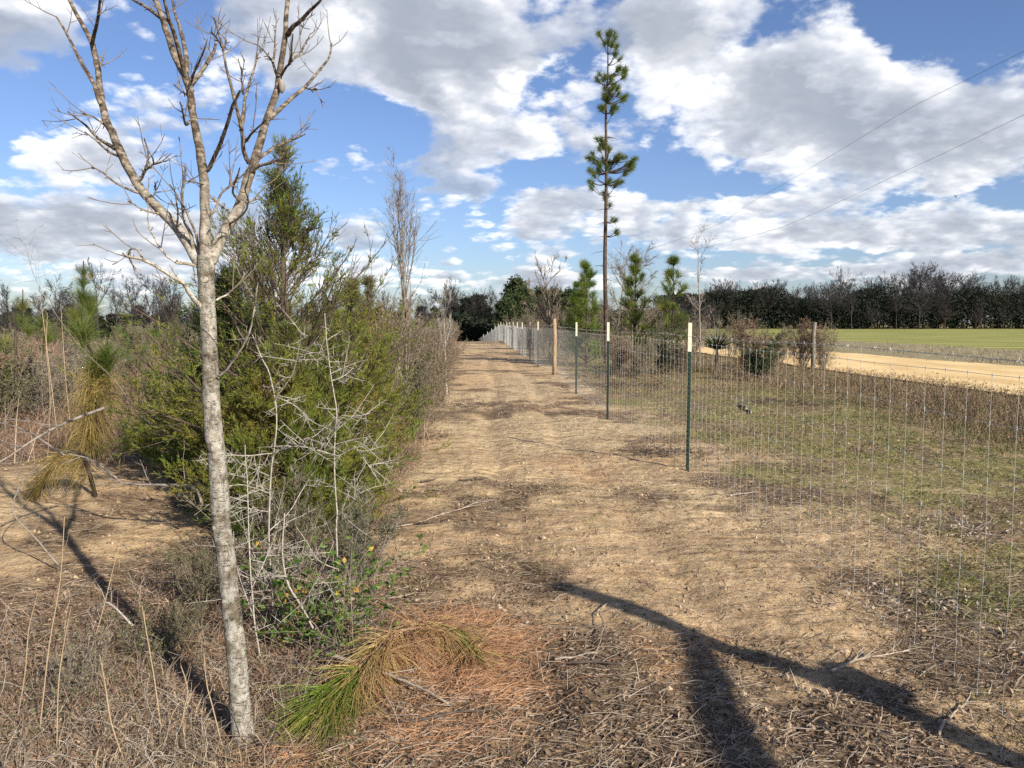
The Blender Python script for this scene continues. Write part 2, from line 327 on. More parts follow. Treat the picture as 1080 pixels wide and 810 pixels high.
def make_ground():
    az = np.radians(np.concatenate([np.arange(-180, -52, 4), np.arange(-52, 52, .14), np.arange(52, 180, 4)]))
    rr = np.concatenate([[.02, .3, .6, .9], 1.1*1.0125**np.arange(0, 625)])
    n, m = len(rr), len(az)
    X = rr[:, None]*np.sin(az)[None]; Y = rr[:, None]*np.cos(az)[None]; Z = hgt(X, Y)
    mb = MB(); i = np.arange(n-1)[:, None]*m; j = np.arange(m)[None]; j2 = (j+1) % m
    mb.add(np.stack([X, Y, Z], -1), np.stack([i+j, i+j2, i+m+j2, i+m+j], -1).reshape(-1, 4)[:, ::-1])
    o = build('ground', mb, ground_mat()); tag(o, kind='structure')
    g, l, ru, w, s = masks(X.ravel(), Y.ravel())
    for nm, ch in (('m1', (g, l, ru)), ('m2', (w, s, s))):
        a = o.data.color_attributes.new(nm, 'FLOAT_COLOR', 'POINT')
        c = np.ones((n*m, 4), np.float32)
        for k in range(3): c[:, k] = ch[k]
        a.data.foreach_set('color', c.ravel())
    print('ground r max', rr[-1])
make_ground()

# road and field on the right
def strip(name, ys, xa, xb, nx, mat, dz):
    X = np.stack([np.linspace(xa(y), xb(y), nx) for y in ys]); Y = np.repeat(np.asarray(ys)[:, None], nx, 1)
    Z = hgt(X, Y)+dz; m = nx; n = len(ys); mb = MB(); i = np.arange(n-1)[:, None]*m; j = np.arange(m-1)[None]
    mb.add(np.stack([X, Y, Z], -1), np.stack([i+j, i+j+1, i+m+j+1, i+m+j], -1).reshape(-1, 4))
    return tag(build(name, mb, mat), kind='structure')
def soil(name, stops, s=1.0, bump=.03, sc=(1, 1, 1)):
    m, nt, N = newmat(name); L = nt.links.new; g = N('ShaderNodeNewGeometry'); mp = N('ShaderNodeMapping'); mp.inputs['Scale'].default_value = sc; L(g.outputs['Position'], mp.inputs[0])
    n = N('ShaderNodeTexNoise'); n.inputs['Scale'].default_value = s; n.inputs['Detail'].default_value = 7; n.inputs['Roughness'].default_value = .7; L(mp.outputs[0], n.inputs['Vector'])
    p = N('ShaderNodeBsdfPrincipled'); L(ramp(nt, n.outputs[0], stops), p.inputs['Base Color']); p.inputs['Roughness'].default_value = .95; p.inputs['Specular IOR Level'].default_value = .1
    b = N('ShaderNodeBump'); b.inputs['Distance'].default_value = bump; b.inputs['Strength'].default_value = .6; L(n.outputs[0], b.inputs['Height']); L(b.outputs[0], p.inputs['Normal'])
    o = N('ShaderNodeOutputMaterial'); L(p.outputs[0], o.inputs[0]); return m
ys = np.concatenate([np.linspace(-30, 60, 120), np.linspace(62, 190, 60)])
rl = lambda y: 11.6-.05*y; rrt = lambda y: 19.6-.06*y; vg = lambda y: 31-.05*y
strip('dirt_road', ys, rl, rrt, 12, soil('sandy_road', [(.35, (.55, .38, .17)), (.55, (.72, .52, .25)), (.7, (.78, .60, .33))], .8, .03, (1, .25, 1)), .05)
strip('road_verge', ys, rrt, vg, 14, soil('mown_verge', [(.35, (.19, .155, .09)), (.55, (.29, .25, .14)), (.7, (.40, .35, .24))], 1.5, .05), .045)
strip('field', ys, vg, lambda y: 420, 60, soil('green_crop', [(.36, (.15, .15, .045)), (.5, (.25, .25, .07)), (.62, (.37, .34, .12))], .35, .15, (.22, 1.6, 1)), .04)

# ------------------------------------------------------------------ fence
def make_fence():
    root = thing('wire_fence', (1.92, 8.3, H(1.92, 8.3)), 'new woven wire fence with a barbed top strand, right of the dirt strip', 'fence')
    ys = np.array([p[0] for p in FENCE])
    # dense station line
    seg = [(-4, fx(-4))]; y = -4.0
    while y < 89.8:
        dx = (fx(y+.1)-fx(y))/.1; y += .165/math.hypot(1, dx); seg.append((y, fx(y)))
    S = np.array([(b, a, 0) for a, b in seg]); S[:, 2] = [H(p[0], p[1]) for p in S]
    g = hgt(S[:, 0], S[:, 1]); k = np.ones(9)/9; S[4:-4, 2] = np.convolve(g, k, 'valid')
    S[:, 2] += 0
    hs = [.06, .20, .36, .54, .74, .96, 1.20, 1.395]
    w = MB(); rad = np.interp(S[:, 1], [0, 12, 25, 45], [.00085, .0010, .0016, .0030])
    for h in hs:
        P = S+V(0, 0, h)+np.stack([vn(S[:, 1], 0*S[:, 1]+h*9, .8)*.01]*3, 1)*V(1, 0, 1); tubes(w, P, rad*(1.25 if h in (hs[0], hs[-1]) else 1), 4)
    n = len(S); P = np.zeros((n, len(hs), 3))
    for i, h in enumerate(hs): P[:, i] = S+V(0, 0, h)+np.stack([vn(S[:, 1], 0*S[:, 1]+h*9, .8)*.01]*3, 1)*V(1, 0, 1)
    tubes(w, P, np.repeat(rad[:, None], len(hs), 1), 4)
    # knots where wires cross
    q = P[S[:, 1] < 16].reshape(-1, 3); tubes(w, np.stack([q-V(0, 0, .008), q+V(0, 0, .008)], 1), np.full((len(q), 2), .0027), 4)
    b = MB(); Pb = S+V(0, 0, 1.475)
    Pb[:, 2] += -.012*np.sin(np.linspace(0, math.pi*21, n))**2
    for ph in (0, math.pi):
        t = np.linspace(0, 1, n*4); idx = t*(n-1); i0 = np.minimum(idx.astype(int), n-2); fr = (idx-i0)[:, None]; Q = Pb[i0]*(1-fr)+Pb[i0+1]*fr
        a = np.arange(len(Q))*1.1+ph; Q = Q+np.stack([np.cos(a), 0*a, np.sin(a)], 1)*.0022; tubes(b, Q, np.full(len(Q), .0012), 3)
    qb = Pb[Pb[:, 1] < 60]; qb = np.repeat(qb, 4, 0); d = nrm(R.normal(size=(len(qb), 3))); tubes(b, np.stack([qb-d*.004, qb+d*.016], 1), np.tile(V(.0016, .0006), (len(qb), 1)), 3)
    build('barbed_wire', b, M['wire'], root)
    # posts
    def tpost(x, y):
        z = H(x, y); m = MB(); h0, h1 = -.1, 1.31
        prof = np.array([(-.018, 0), (.018, 0), (.018, .005), (.004, .005), (.004, .032), (-.004, .032), (-.004, .005), (-.018, .005)])
        def ext(mb, za, zb, s=1.0):
            v = np.concatenate([np.c_[prof*s+V(x, y), np.full(8, zz)] for zz in (z+za, z+zb)]); f = np.array([[i, (i+1) % 8, 8+(i+1) % 8, 8+i] for i in range(8)]); mb.add(v, f)
            mb.f.append(np.array([[8, 9, 10, 11], [11, 12, 13, 14], [8, 11, 14, 15]])+mb.n-16)
        ext(m, h0, h1)
        for k in range(24):         # studs
            zz = z+.08+k*.052; c = V(x, y-.004, zz); s = .006
            m.add(c+np.array([(i, j, l) for i in (-s, s) for j in (-s, s) for l in (-s, s)]), np.array([[0, 1, 3, 2], [4, 6, 7, 5], [0, 4, 5, 1], [2, 3, 7, 6], [0, 2, 6, 4], [1, 5, 7, 3]]))
        p = build('metal_post', m, M['post_green'], root, False, (x, y, z)); p.location = V(x, y, z)-np.array(root.location)
        t = MB(); ext(t, h1-.001, 1.62, 1.06); c = build('white_tip', t, M['post_white'], p, False, (x, y, z)); c['label'] = 'cream painted top of the metal post'
        for h in hs[1::1]+[1.475]:
            a = np.linspace(0, 2*math.pi, 9); tubes(w, np.stack([x+.029*np.cos(a), y+.012+.026*np.sin(a), z+h+.012*np.cos(a)], 1), np.full(9, .0022), 4)
    for y, x in FENCE:
        if y in (23, -6) or y > 88: continue
        tpost(x+.005, y)
    tpost(1.98, -1.9)
    build('woven_wire', w, M['wire'], root)
    m = MB(); x, y = 1.28, 23.0; z = H(x, y)
    P = np.array([(x, y, z-.15), (x-.005, y, z+.5), (x+.004, y, z+1.1), (x-.012, y, z+1.69)]); tubes(m, P, V(.066, .063, .061, .057), 14, True)
    build('wood_post', m, M['wood_post'], root)['label'] = 'round peeled timber post among the metal ones'
make_fence()

# old post in the fencerow, behind the wire
p = ground(857, 391); m = MB(); P = np.array([p-V(0, 0, .1), p+V(.01, 0, .6), p+V(-.01, 0, 1.1), p+V(.03, 0, 1.6)]); tubes(m, P, V(.072, .07, .066, .058), 10, True)
tag(build('fence_post', m, M['old_wood'], None, True, tuple(p)), 'weathered old wooden post standing in the brush beyond the new fence', 'post')

# ------------------------------------------------------------------ the near pale tree
TY = float(ground(256, 781)[1])
def poly3(pts, y0, dep=0.0, seed=0):
    """image trace -> real limb; the limb leans towards or away by dep metres along its length"""
    n = len(pts); L = np.cumsum([0]+[math.dist(pts[i][:2], pts[i+1][:2]) for i in range(n-1)]); t = L/L[-1]
    return np.array([at(p[0], p[1], y0+dep*tt) for p, tt in zip(pts, t)])
def smooth(P, r, k=4):
    n = len(P); t = np.linspace(0, n-1, (n-1)*k+1); i = np.minimum(t.astype(int), n-2); f = (t-i)[:, None]
    Pm = lambda q: P[np.clip(q, 0, n-1)]
    a, b, c, d = Pm(i-1), Pm(i), Pm(i+1), Pm(i+2)
    Q = .5*(2*b+(c-a)*f+(2*a-5*b+4*c-d)*f*f+(3*b-a-3*c+d)*f**3)
    return Q, np.interp(t, np.arange(n), r)
def near_tree():
    rg = np.random.default_rng(5)
    base = ground(256, 781)
    root = thing('pale_bark_tree', base, 'slim leafless tree with pale speckled bark forking into three limbs, left foreground', 'tree')
    pxm = TY/.9596/F
    tr = [(258, 792), (256, 778), (252, 735), (249, 690), (243, 640), (237, 580), (230, 505), (224, 430), (221, 370), (219, 318), (218, 288), (217, 270)]
    w = [16, 12.0, 10.3, 9.9, 9.6, 9.4, 8.9, 8.5, 8.1, 8.0, 8.9, 7.6]
    P, r = smooth(poly3(tr, TY, .0), np.array(w)*pxm, 5); r = r*(1+.05*(vn(P[:, 2], P[:, 2]*0, .05)-.5)*2)
    P[:, 0] += (vn(P[:, 2], P[:, 2]*0+3, .12)-.5)*.009; r = r*(1+.10*(vn(P[:, 2], P[:, 2]*0+9, .16)-.5))
    tb = MB(); P, r = smooth(P, r, 3); tubes(tb, P, r, 20)
    for zz in (.55, .83, 1.12, 1.38, 1.62, 1.75):
        k = int(np.argmin(np.abs(P[:, 2]-zz))); dd = nrm(V(rg.normal()*.8, -1, .25)); tubes(tb, np.array([P[k]+dd*r[k]*.6, P[k]+dd*r[k]*1.02, P[k]+dd*r[k]*1.14]), V(.019, .013, .004), 9); build('trunk', tb, M['pale_bark'], root)
    limbs = {
     'c': ([(217, 280), (216, 255), (216, 225), (215, 190), (211, 160), (205, 130), (201, 105), (197, 85), (185, 60), (175, 30), (168, 10), (160, -15), (150, -60), (146, -110)], [7, 6.2, 5.5, 5.1, 4.8, 4.4, 4.3, 4.4, 4.0, 3.7, 3.4, 2.8, 2.2, 1], -.25),
     'l': ([(216, 285), (207, 271), (191, 244), (174, 226), (155, 207), (143, 191), (130, 167), (120, 144), (111, 122), (105.5, 93), (102, 67), (97, 46), (87, 26), (74, 0), (64, -30), (52, -80)], [6.5, 6.8, 6.0, 5.6, 5.2, 5.0, 4.9, 4.5, 4.0, 3.6, 3.4, 3.2, 2.6, 2.2, 1.7, .6], .45),
     'r': ([(219, 285), (225, 268), (237, 244), (252, 218), (263, 185), (272, 159), (280, 130), (291, 100), (296, 70), (300, 41), (303, 0), (304, -35), (310, -90)], [6.5, 6.6, 6.0, 5.8, 5.4, 4.9, 4.3, 3.9, 3.5, 3.1, 2.6, 2.2, .7], .15),
    }
    subs = [ # parent, points, start radius px
     ('c', [(196, 80), (196, 60), (193, 42), (189, 26), (183, 7), (178, -20)], 2.4), ('c', [(196, 84), (185, 41), (178, 18), (174, -2), (172, -25)], 2.0), ('c', [(176, 22), (163, 13), (141, -1), (130, -8)], 2),
     ('c', [(200, 92), (213, 74), (224, 55), (227, 44), (226, 36)], 2.1), ('c', [(200, 89), (205, 78), (213, 62), (217, 52)], 1.3), ('c', [(217, 180), (220, 176), (232, 149), (241, 117), (246, 105), (251, 95)], 2.2),
     ('c', [(203, 125), (196, 132), (193, 120), (190, 108)], 1.3), ('c', [(204, 96), (196, 98), (183, 88)], .9), ('c', [(214, 195), (208, 192), (196, 190)], .8), ('c', [(216, 230), (226, 222), (232, 205), (246, 190), (252, 176)], 1.3),
     ('l', [(97, 47), (102, 30), (106, 2), (108, -25)], 2.0), ('l', [(106, 110), (104, 104), (98, 85), (85, 63), (70, 35), (58.5, 14)], 2.4), ('l', [(122, 157), (110, 150), (100, 144), (87, 130), (72, 119)], 2.0),
     ('l', [(112, 132), (107, 130), (96, 123), (87, 120)], 1.1), ('l', [(126, 165), (112, 158), (100, 147), (90, 140)], 1.3), ('l', [(143, 191), (148, 189), (154, 178), (157, 163), (153, 146)], 1.9), ('l', [(153, 180), (162, 172), (160, 164)], .9),
     ('l', [(150, 203), (143, 202), (122, 193), (110, 184), (98, 178)], 1.5), ('l', [(172, 225), (160, 224), (148, 220), (133, 211)], 1.4), ('l', [(205, 268), (201, 248), (194, 230), (192, 207), (195, 185), (194, 176)], 1.8), ('l', [(209, 262), (206, 244), (196, 222), (187, 205), (179, 193)], 1.3),
     ('l', [(160, 211), (165, 200), (163, 192)], 1), ('l', [(103, 75), (107, 66), (108, 60)], 1.3), ('l', [(186, 240), (188, 226), (186, 214)], .9),
     ('r', [(303, 37), (308, 28), (315, 22), (327, 10), (337, 0), (346, -12)], 2.4), ('r', [(284, 124), (292, 118), (304, 107), (322, 91), (333, 78), (346, 63), (351, 45)], 2.3), ('r', [(322, 92), (328, 94), (335, 93)], .9), ('r', [(263, 172), (258, 162), (256, 148), (254, 133), (245, 100), (240, 78), (235, 54), (226, 22)], 2.2),
     ('r', [(254, 138), (257, 120), (258, 103), (265, 79), (268, 68), (270, 57)], 1.7), ('r', [(257, 100), (256, 85), (256, 70)], 1.0), ('r', [(235, 54), (238, 45), (237, 40)], 1), ('r', [(234, 50), (230, 42), (223, 32)], .9), ('r', [(258, 150), (268, 138), (280, 125)], 1.3), ('r', [(272, 168), (286, 158), (300, 151), (314, 146), (322, 142)], 1.8),
     ('r', [(262, 188), (268, 177), (287, 171), (296, 166), (303, 158)], 1.9), ('r', [(293, 82), (287, 65), (281, 57), (272, 48)], 1.3), ('r', [(288, 66), (290, 50), (291, 31)], 1.2), ('r', [(296, 80), (301, 72), (307, 65), (308, 50), (309, 35)], 1.3), ('r', [(307, 65), (317, 54), (323, 44), (326, 35)], 1.1),
     ('r', [(240, 238), (256, 226), (262, 212), (258, 200), (262, 192)], 1.0), ('r', [(254, 214), (246, 204), (248, 190), (252, 178)], 1.2), ('r', [(252, 220), (262, 214), (272, 205), (278, 196)], .9), ('r', [(246, 232), (238, 220), (228, 212), (226, 206)], .9),
     ('t', [(217, 327), (211, 322), (200, 309), (193, 297), (181, 290), (164, 278), (150, 271), (142, 269), (134, 266), (128, 262)], 2.3), ('t', [(150, 272), (145, 263), (140, 262), (136, 268), (142, 282), (150, 286)], 1.0), ('t', [(213, 282), (200, 279), (188, 278), (178, 272), (171, 266), (163, 254), (157, 244), (154, 232)], 1.5),
     ('t', [(221, 320), (228, 316), (238, 311), (246, 306)], 1.3), ('t', [(222, 400), (232, 396), (240, 388), (262, 352), (268, 320), (271, 300)], 1.2),
    ]
    lb = MB(); store = {}
    for k, (pts, ww, dep) in limbs.items():
        P3, r3 = smooth(poly3(pts, TY, dep), np.array(ww)*pxm*(1+np.linspace(0, dep/3, len(ww))), 4)
        P3[1:-1] += (rg.random((len(P3)-2, 3))-.5)*.004; tubes(lb, P3, r3*np.linspace(.92, .76, len(r3))*(1+.10*(rg.random(len(r3))-.5)), 11); store[k] = (np.array(pts, float), dep)
    tw = MB(); allp = []
    for k, pts, r0 in subs:
        if k == 't': y0 = TY
        else:
            pp, dep = store[k]; L = np.cumsum(np.r_[0, np.hypot(*np.diff(pp, axis=0).T)])/1; j = np.argmin(np.hypot(*(pp-np.array(pts[0])).T)); y0 = TY+dep*L[j]/L[-1]
        dp = rg.uniform(-.35, .35)
        P3, r3 = smooth(poly3(pts, y0, dp), np.linspace(r0*1.15, max(.55, r0*.35), len(pts))*pxm, 4)
        P3[1:] += np.cumsum((rg.random((len(P3)-1, 3))-.5)*.003, 0)
        tubes(lb, P3, r3, 7); q = np.linspace(0, len(P3)-1, 6).astype(int); allp.append(P3[q])
    # fine side twigs and bud spurs
    A = np.stack(allp)
    O, D, i, t = spawn(rg, A, 3, .3, 1, .65); D[:, 1] *= .8; L = rg.uniform(.05, .2, len(O)); Q = grow(rg, O, D, L, 5, .06, .12); tubes(tw, Q, taper(len(Q), 5, .0021, .5), 4)
    O, D, i, t = spawn(rg, Q, 2, .3, 1, .7); Q2 = grow(rg, O, D, rg.uniform(.02, .06, len(O)), 3, .15, .1); tubes(tw, Q2, taper(len(Q2), 3, .0014, .7), 3)
    O, D, i, t = spawn(rg, A, 7, .1, 1, .9); Q3 = grow(rg, O, D, rg.uniform(.006, .02, len(O)), 2, .1); tubes(tw, Q3, taper(len(Q3), 2, .0027, .6), 4)
    build('limbs', lb, M['pale_bark'], root); build('twigs', tw, M['twig_brown'], root)
    # cocoon on the right limb
    y = TY+.15*.62; c = at(297, 92, y-.03); m = MB()
    P = np.array([c+V(0, 0, .028), c+V(0, 0, .02), c+V(.001, 0, .005), c+V(0, 0, -.012), c+V(0, 0, -.022)]); tubes(m, P, V(.003, .009, .012, .010, .003), 10, True)
    o = build('cocoon', m, M['twig_grey'], None, True, tuple(c)); tag(o, 'small pale cocoon stuck on the right limb of the speckled tree', 'cocoon')
near_tree()

# ------------------------------------------------------------------ generators
def cedar(name, loc, h, rad, label, mat, seed, n=90, group=None, spire=.25, twigmat='bark_cedar', dens=1.0, low=.03, bl=.042, skew=(0, 0), wid=1.0):
    rg = np.random.default_rng(seed); root = thing(name, loc, label, 'cedar' if 'cedar' in label else 'tree', group); loc = np.asarray(loc, float)
    tr = grow(rg, loc[None]-V(0, 0, .05), V(skew[0]*.1, skew[1]*.1, 1)[None], h*1.0, 9, .03, .2); m = MB(); tubes(m, tr, taper(1, 9, .02*h, .1), 8)
    t = rg.random(n)**1.45*(1-low)+low; q = t*8; k = np.minimum(q.astype(int), 7); O = tr[0][k]*(1-(q-k)[:, None])+tr[0][k+1]*(q-k)[:, None]
    ph = rg.uniform(0, 2*math.pi, n); prof = np.interp(t, [0, .12, .3, .5, .7, .85, 1], [.75, .97, 1, .72, .36, .16, .05])
    L = rad*prof*rg.uniform(.6, 1.12, n)/.86; el = np.interp(t, [0, .3, 1], [.12, .55, 1.15])+rg.normal(size=n)*.12
    D = np.stack([np.cos(ph)*np.cos(el)*(1+skew[0]*np.sign(np.cos(ph))*.0), np.sin(ph)*np.cos(el), np.sin(el)], 1)
    B = grow(rg, O, D, L, 7, .07, .06); tubes(m, B, taper(n, 7, np.maximum(.004, L*.011)), 5)
    O, D, i, tt = spawn(rg, B, 11, .15, 1, .6); L2 = np.maximum(.08, L[i]*.42*(1.1-tt*.5))*rg.uniform(.6, 1.2, len(i)); C = grow(rg, O, D, L2, 5, .1, .09)
    tubes(m, C, taper(len(C), 5, .0032, .5), 3)
    O, D, i2, tt = spawn(rg, C, 7, .15, 1, .55); L3 = rg.uniform(.05, .14, len(O)); E = grow(rg, O, D, L3, 4, .1, .08)
    build('branches', m, M[twigmat], root)
    tips = np.concatenate([E, C[:, 1:]]) if False else E
    hh = (E[:, 0, 2]-loc[2])/h; keep = rg.random(len(E)) < np.interp(hh, [0, 1-spire-.12, 1-spire+.05, 1.1], [1, .9, .28, .08])
    bare = E[~keep]; E = E[keep]
    m2 = MB(); tubes(m2, bare, taper(len(bare), 4, .0028, .6), 3)
    bare = bare[rg.random(len(bare)) < .5]; m2 = MB(); tubes(m2, bare, taper(len(bare), 4, .0022, .5), 3)
    if len(bare): build('bare_twigs', m2, M[twigmat], root)
    fo = MB(); O, D, i3, tt = spawn(rg, E, int(13*dens), .0, 1, .42); leaves(fo, O, D+V(0, 0, .1), rg.uniform(.6, 1.2, len(O))*bl, rg.uniform(.0038, .0066, len(O))*wid*bl/.042, rg)
    build('foliage', fo, M[mat], root); return root
def bare_tree(name, loc, h, label, seed, n1=14, n2=10, n3=8, r=None, fork=.3, spread=.6, mat='twig_grey', group=None, up=.12, wob=.08, tw=.004, bend=None, cat='tree', l1=.5, bg=True, tl=.78):
    rg = np.random.default_rng(seed); loc = np.asarray(loc, float); root = thing(name, loc, label, cat, group); r = r or h*.012
    tr = grow(rg, loc[None]-V(0, 0, .1), (V(0, 0, 1) if bend is None else np.asarray(bend, float))[None], h*tl, 10, .045, .05); m = MB(); tubes(m, tr, taper(1, 10, r, .12), 9); build('trunk', m, M[mat], root)
    O, D, i, t = spawn(rg, tr, n1, fork, 1, spread, jit=.15); L = h*l1*(.92-.42*t)*rg.uniform(.65, 1.15, len(O)); A = grow(rg, O, D, L, 8, wob, up); c = MB(); tubes(c, A, taper(n1, 8, r*.55*(1.2-t), .2), 5)
    O, D, i, t = spawn(rg, A, n2, .2, 1, .6); L2 = L[i]*.45*(1.2-t)*rg.uniform(.6, 1.2, len(O)); B = grow(rg, O, D, L2, 5, wob*1.3, up); tubes(c, B, taper(len(B), 5, np.maximum(tw*1.3, r*.18), .35), 3)
    if n3:
        O, D, i, t = spawn(rg, B, n3, .15, 1, .6); L3 = np.maximum(L2[i]*.5, .02*h)*rg.uniform(.5, 1.2, len(O)); E = grow(rg, O, D, L3*1.25, 4, wob*1.2, up*.6); tubes(c, E, taper(len(E), 4, tw, .35), 3)
    build('crown', c, M[mat], root); return root
def pine(name, loc, h, label, seed, mat='pine', nw=9, nb=6, rad=.28, nl=.20, nn=60, start=.12, group=None, sp=1.0, wd=.004, cat='pine', droop=.35):
    rg = np.random.default_rng(seed); loc = np.asarray(loc, float); root = thing(name, loc, label, cat, group)
    tr = grow(rg, loc[None]-V(0, 0, .05), V(0, 0, 1)[None], h, 9, .015, .2); m = MB(); tubes(m, tr, taper(1, 9, .016*h, .2), 7)
    t = np.repeat(np.linspace(start, .96, nw), nb)+rg.normal(size=nw*nb)*.012; t = np.clip(t, 0, 1); q = t*8; k = np.minimum(q.astype(int), 7); O = tr[0][k]*(1-(q-k)[:, None])+tr[0][k+1]*(q-k)[:, None]
    ph = rg.uniform(0, 2*math.pi, len(t)); L = rad*h*np.interp(t, [0, .25, .6, 1], [.75, 1, .62, .22])*rg.uniform(.6, 1.15, len(t)); el = np.interp(t, [0, 1], [.25, .95])
    D = np.stack([np.cos(ph)*np.cos(el), np.sin(ph)*np.cos(el), np.sin(el)], 1); B = grow(rg, O, D, L, 6, .05, .12); tubes(m, B, taper(len(B), 6, .004*h, .5), 5)
    O, D, i, tt = spawn(rg, B, 5, .3, 1, .7); C = grow(rg, O, D, L[i]*.38, 4, .05, .25); tubes(m, C, taper(len(C), 4, .0022*h, .6), 4); build('trunk', m, M['bark_pine'], root)
    tips = [(B[:, -1], nrm(B[:, -1]-B[:, -2])), (B[:, -2], nrm(B[:, -1]-B[:, -2])), (C[:, -1], nrm(C[:, -1]-C[:, -2])), (tr[:, -1], V(0, 0, 1)[None]), (tr[:, -2], V(0, 0, 1)[None])]
    P = np.concatenate([a for a, _ in tips]); D = np.concatenate([b for _, b in tips]); f = MB()
    P = np.repeat(P, nn, 0); D = np.repeat(D, nn, 0); P = P+D*rg.uniform(-.25, .05, (len(P), 1))*nl*1.5; d = nrm(D+rg.normal(size=P.shape)*.5*sp); blades(f, P, d, nl*rg.uniform(.7, 1.1, len(P)), wd, droop, rg)
    build('needles', f, M[mat], root); return root
def shrub(name, loc, h, w, label, seed, leafmat='scrub', twig='twig_brown', nst=14, nl=6, ls=.03, group=None, cat='shrub', leafy=1.0):
    rg = np.random.default_rng(seed); loc = np.asarray(loc, float); root = thing(name, loc, label, cat, group)
    ph = rg.uniform(0, 2*math.pi, nst); s = rg.uniform(.1, .9, nst)*w/h; D = np.stack([np.cos(ph)*s, np.sin(ph)*s, np.ones(nst)], 1); O = loc[None]+np.stack([np.cos(ph), np.sin(ph), 0*ph-.15], 1)*w*.22*rg.random((nst, 1)); O[:, 2] = loc[2]-.05
    A = grow(rg, O, D, h*rg.uniform(.6, 1.05, nst), 7, .09, .04); m = MB(); tubes(m, A, taper(nst, 7, .006*h, .3), 4)
    O, D, i, t = spawn(rg, A, 9, .1, 1, .65); B = grow(rg, O, D, h*.32*(1.2-t)*rg.uniform(.5, 1.2, len(O)), 5, .14, .08); tubes(m, B, taper(len(B), 5, .0028*h, .4), 3)
    O, D, i, t = spawn(rg, B, 6, .1, 1, .7); C = grow(rg, O, D, h*.1*rg.uniform(.5, 1.3, len(O)), 3, .15, .05); tubes(m, C, taper(len(C), 3, .0016*h, .5), 3); build('stems', m, M[twig], root)
    if leafy > 0:
        f = MB(); O, D, i, t = spawn(rg, C, max(1, int(nl*leafy)), .1, 1, .8); leaves(f, O, D, ls*rg.uniform(.6, 1.3, len(O)), ls*.5*rg.uniform(.5, 1.2, len(O)), rg); build('leaves', f, M[leafmat], root)
    return root
def place(src, x, y, s, rz, label, group, sz=None, z=None):
    o = copy_tree(src); o.location = (x, y, H(x, y) if z is None else z); o.rotation_euler = (0, 0, rz); o.scale = (s, s, sz or s); o['label'] = label
    if group: o['group'] = group
    return o

# ------------------------------------------------------------------ cedars beside the strip
g3 = lambda x, y: (x, y, H(x, y))
cedar('red_cedar', g3(-1.86, 6.3), 2.98, 1.15, 'big bronzed cedar right behind the speckled tree, with a sparse pointed top', 'cedar', 11, n=175, spire=.52, dens=1.15, wid=1.15)
cedar('red_cedar', g3(-2.85, 7.6), 2.05, .95, 'dark green cedar behind the speckled trunk, left of the big bronzed cedar', 'cedar_dk', 12, n=120, dens=1.1)
cedar('red_cedar', g3(-1.95, 8.9), 2.05, .8, 'low olive cedar leaning over the strip behind the biggest cedar', 'cedar', 13, n=130, dens=1.1)
cedar('red_cedar', g3(-3.15, 7.7), .95, .70, 'low spreading cedar by the bare sand at the left', 'cedar', 14, n=70, dens=1.0)
cedar('red_cedar', g3(-1.62, 5.6), 1.5, .62, 'short green cedar at the foot of the biggest cedar by the strip edge', 'cedar', 15, n=90, dens=1.2)
cedar('red_cedar', g3(-2.35, 12.5), 2.3, .8, 'brownish cedar thicket tree under the bare whip stems left of the strip', 'cedar', 16, n=100, dens=.9)
# bare whips tree at 436
p = g3(-1.62, 12.2)
t = bare_tree('bare_sapling', p, 3.55, 'tall leafless sapling of upright whips rising over the brush left of the strip', 22, n1=26, n2=7, n3=4, r=.026, fork=.12, spread=.2, mat='twig_brown', up=.12, wob=.03, tw=.003, l1=.62, tl=.97)
# slender white sapling at 470
p = ground(471, 416)
bare_tree('bare_sapling', p, 2.5, 'slender pale sapling alone on the left edge of the strip', 23, n1=7, n2=6, n3=4, r=.024, fork=.45, spread=.5, mat='twig_pale', up=.12, wob=.06, tw=.003)
sh = lambda nm, px, y, h, w, lab, sd, **k: shrub(nm, g3((px-540)/F*y, y), h, w, lab, sd, **k)
sh('twiggy_shrub', 300, 4.35, .85, .42, 'dense grey brown twig thicket among the pale thorny stems', 36, leafmat='scrub_olive', twig='twig_brown', nst=16, nl=4, ls=.016)
sh('twiggy_shrub', 372, 4.7, .62, .42, 'low twiggy shrub with small olive leaves beside the taller thorny sapling', 37, leafmat='scrub_olive', twig='twig_grey', nst=24, nl=4, ls=.016)
sh('twiggy_shrub', 215, 4.2, .5, .4, 'low dark twiggy shrub just left of the speckled trunk', 38, leafmat='scrub_olive', twig='twig_brown', nst=24, nl=3, ls=.014)
sh('twiggy_shrub', 165, 3.6, .34, .35, 'small dark bramble in the left foreground weeds', 39, leafmat='scrub_olive', twig='twig_brown', nst=22, nl=3, ls=.012)
sh('twiggy_shrub', 60, 3.2, .30, .32, 'small grey bramble low at the left edge', 40, leafmat='scrub', twig='twig_grey', nst=22, nl=2, ls=.012)
sh('twiggy_shrub', 395, 9.5, 1.9, .7, 'tangled brown shrub just right of the biggest cedar', 31, leafmat='scrub', nst=18, nl=3)
sh('twiggy_shrub', 440, 13.0, 1.7, .9, 'brown shrub around the foot of the upright whips', 32, leafmat='scrub_olive', nst=20, nl=4)
sh('twiggy_shrub', 455, 16.5, 1.5, .8, 'low russet shrub behind the slender pale sapling', 33, leafmat='scrub_red', nst=16, nl=4)
sh('twiggy_shrub', 428, 10.5, 1.25, .8, 'olive shrub reaching over the left edge of the strip', 34, leafmat='scrub_olive', nst=18, nl=6)
sh('twiggy_shrub', 458, 22, 1.8, 1.1, 'brown shrub farther along the left edge of the strip', 35, leafmat='scrub', nst=18, nl=4)

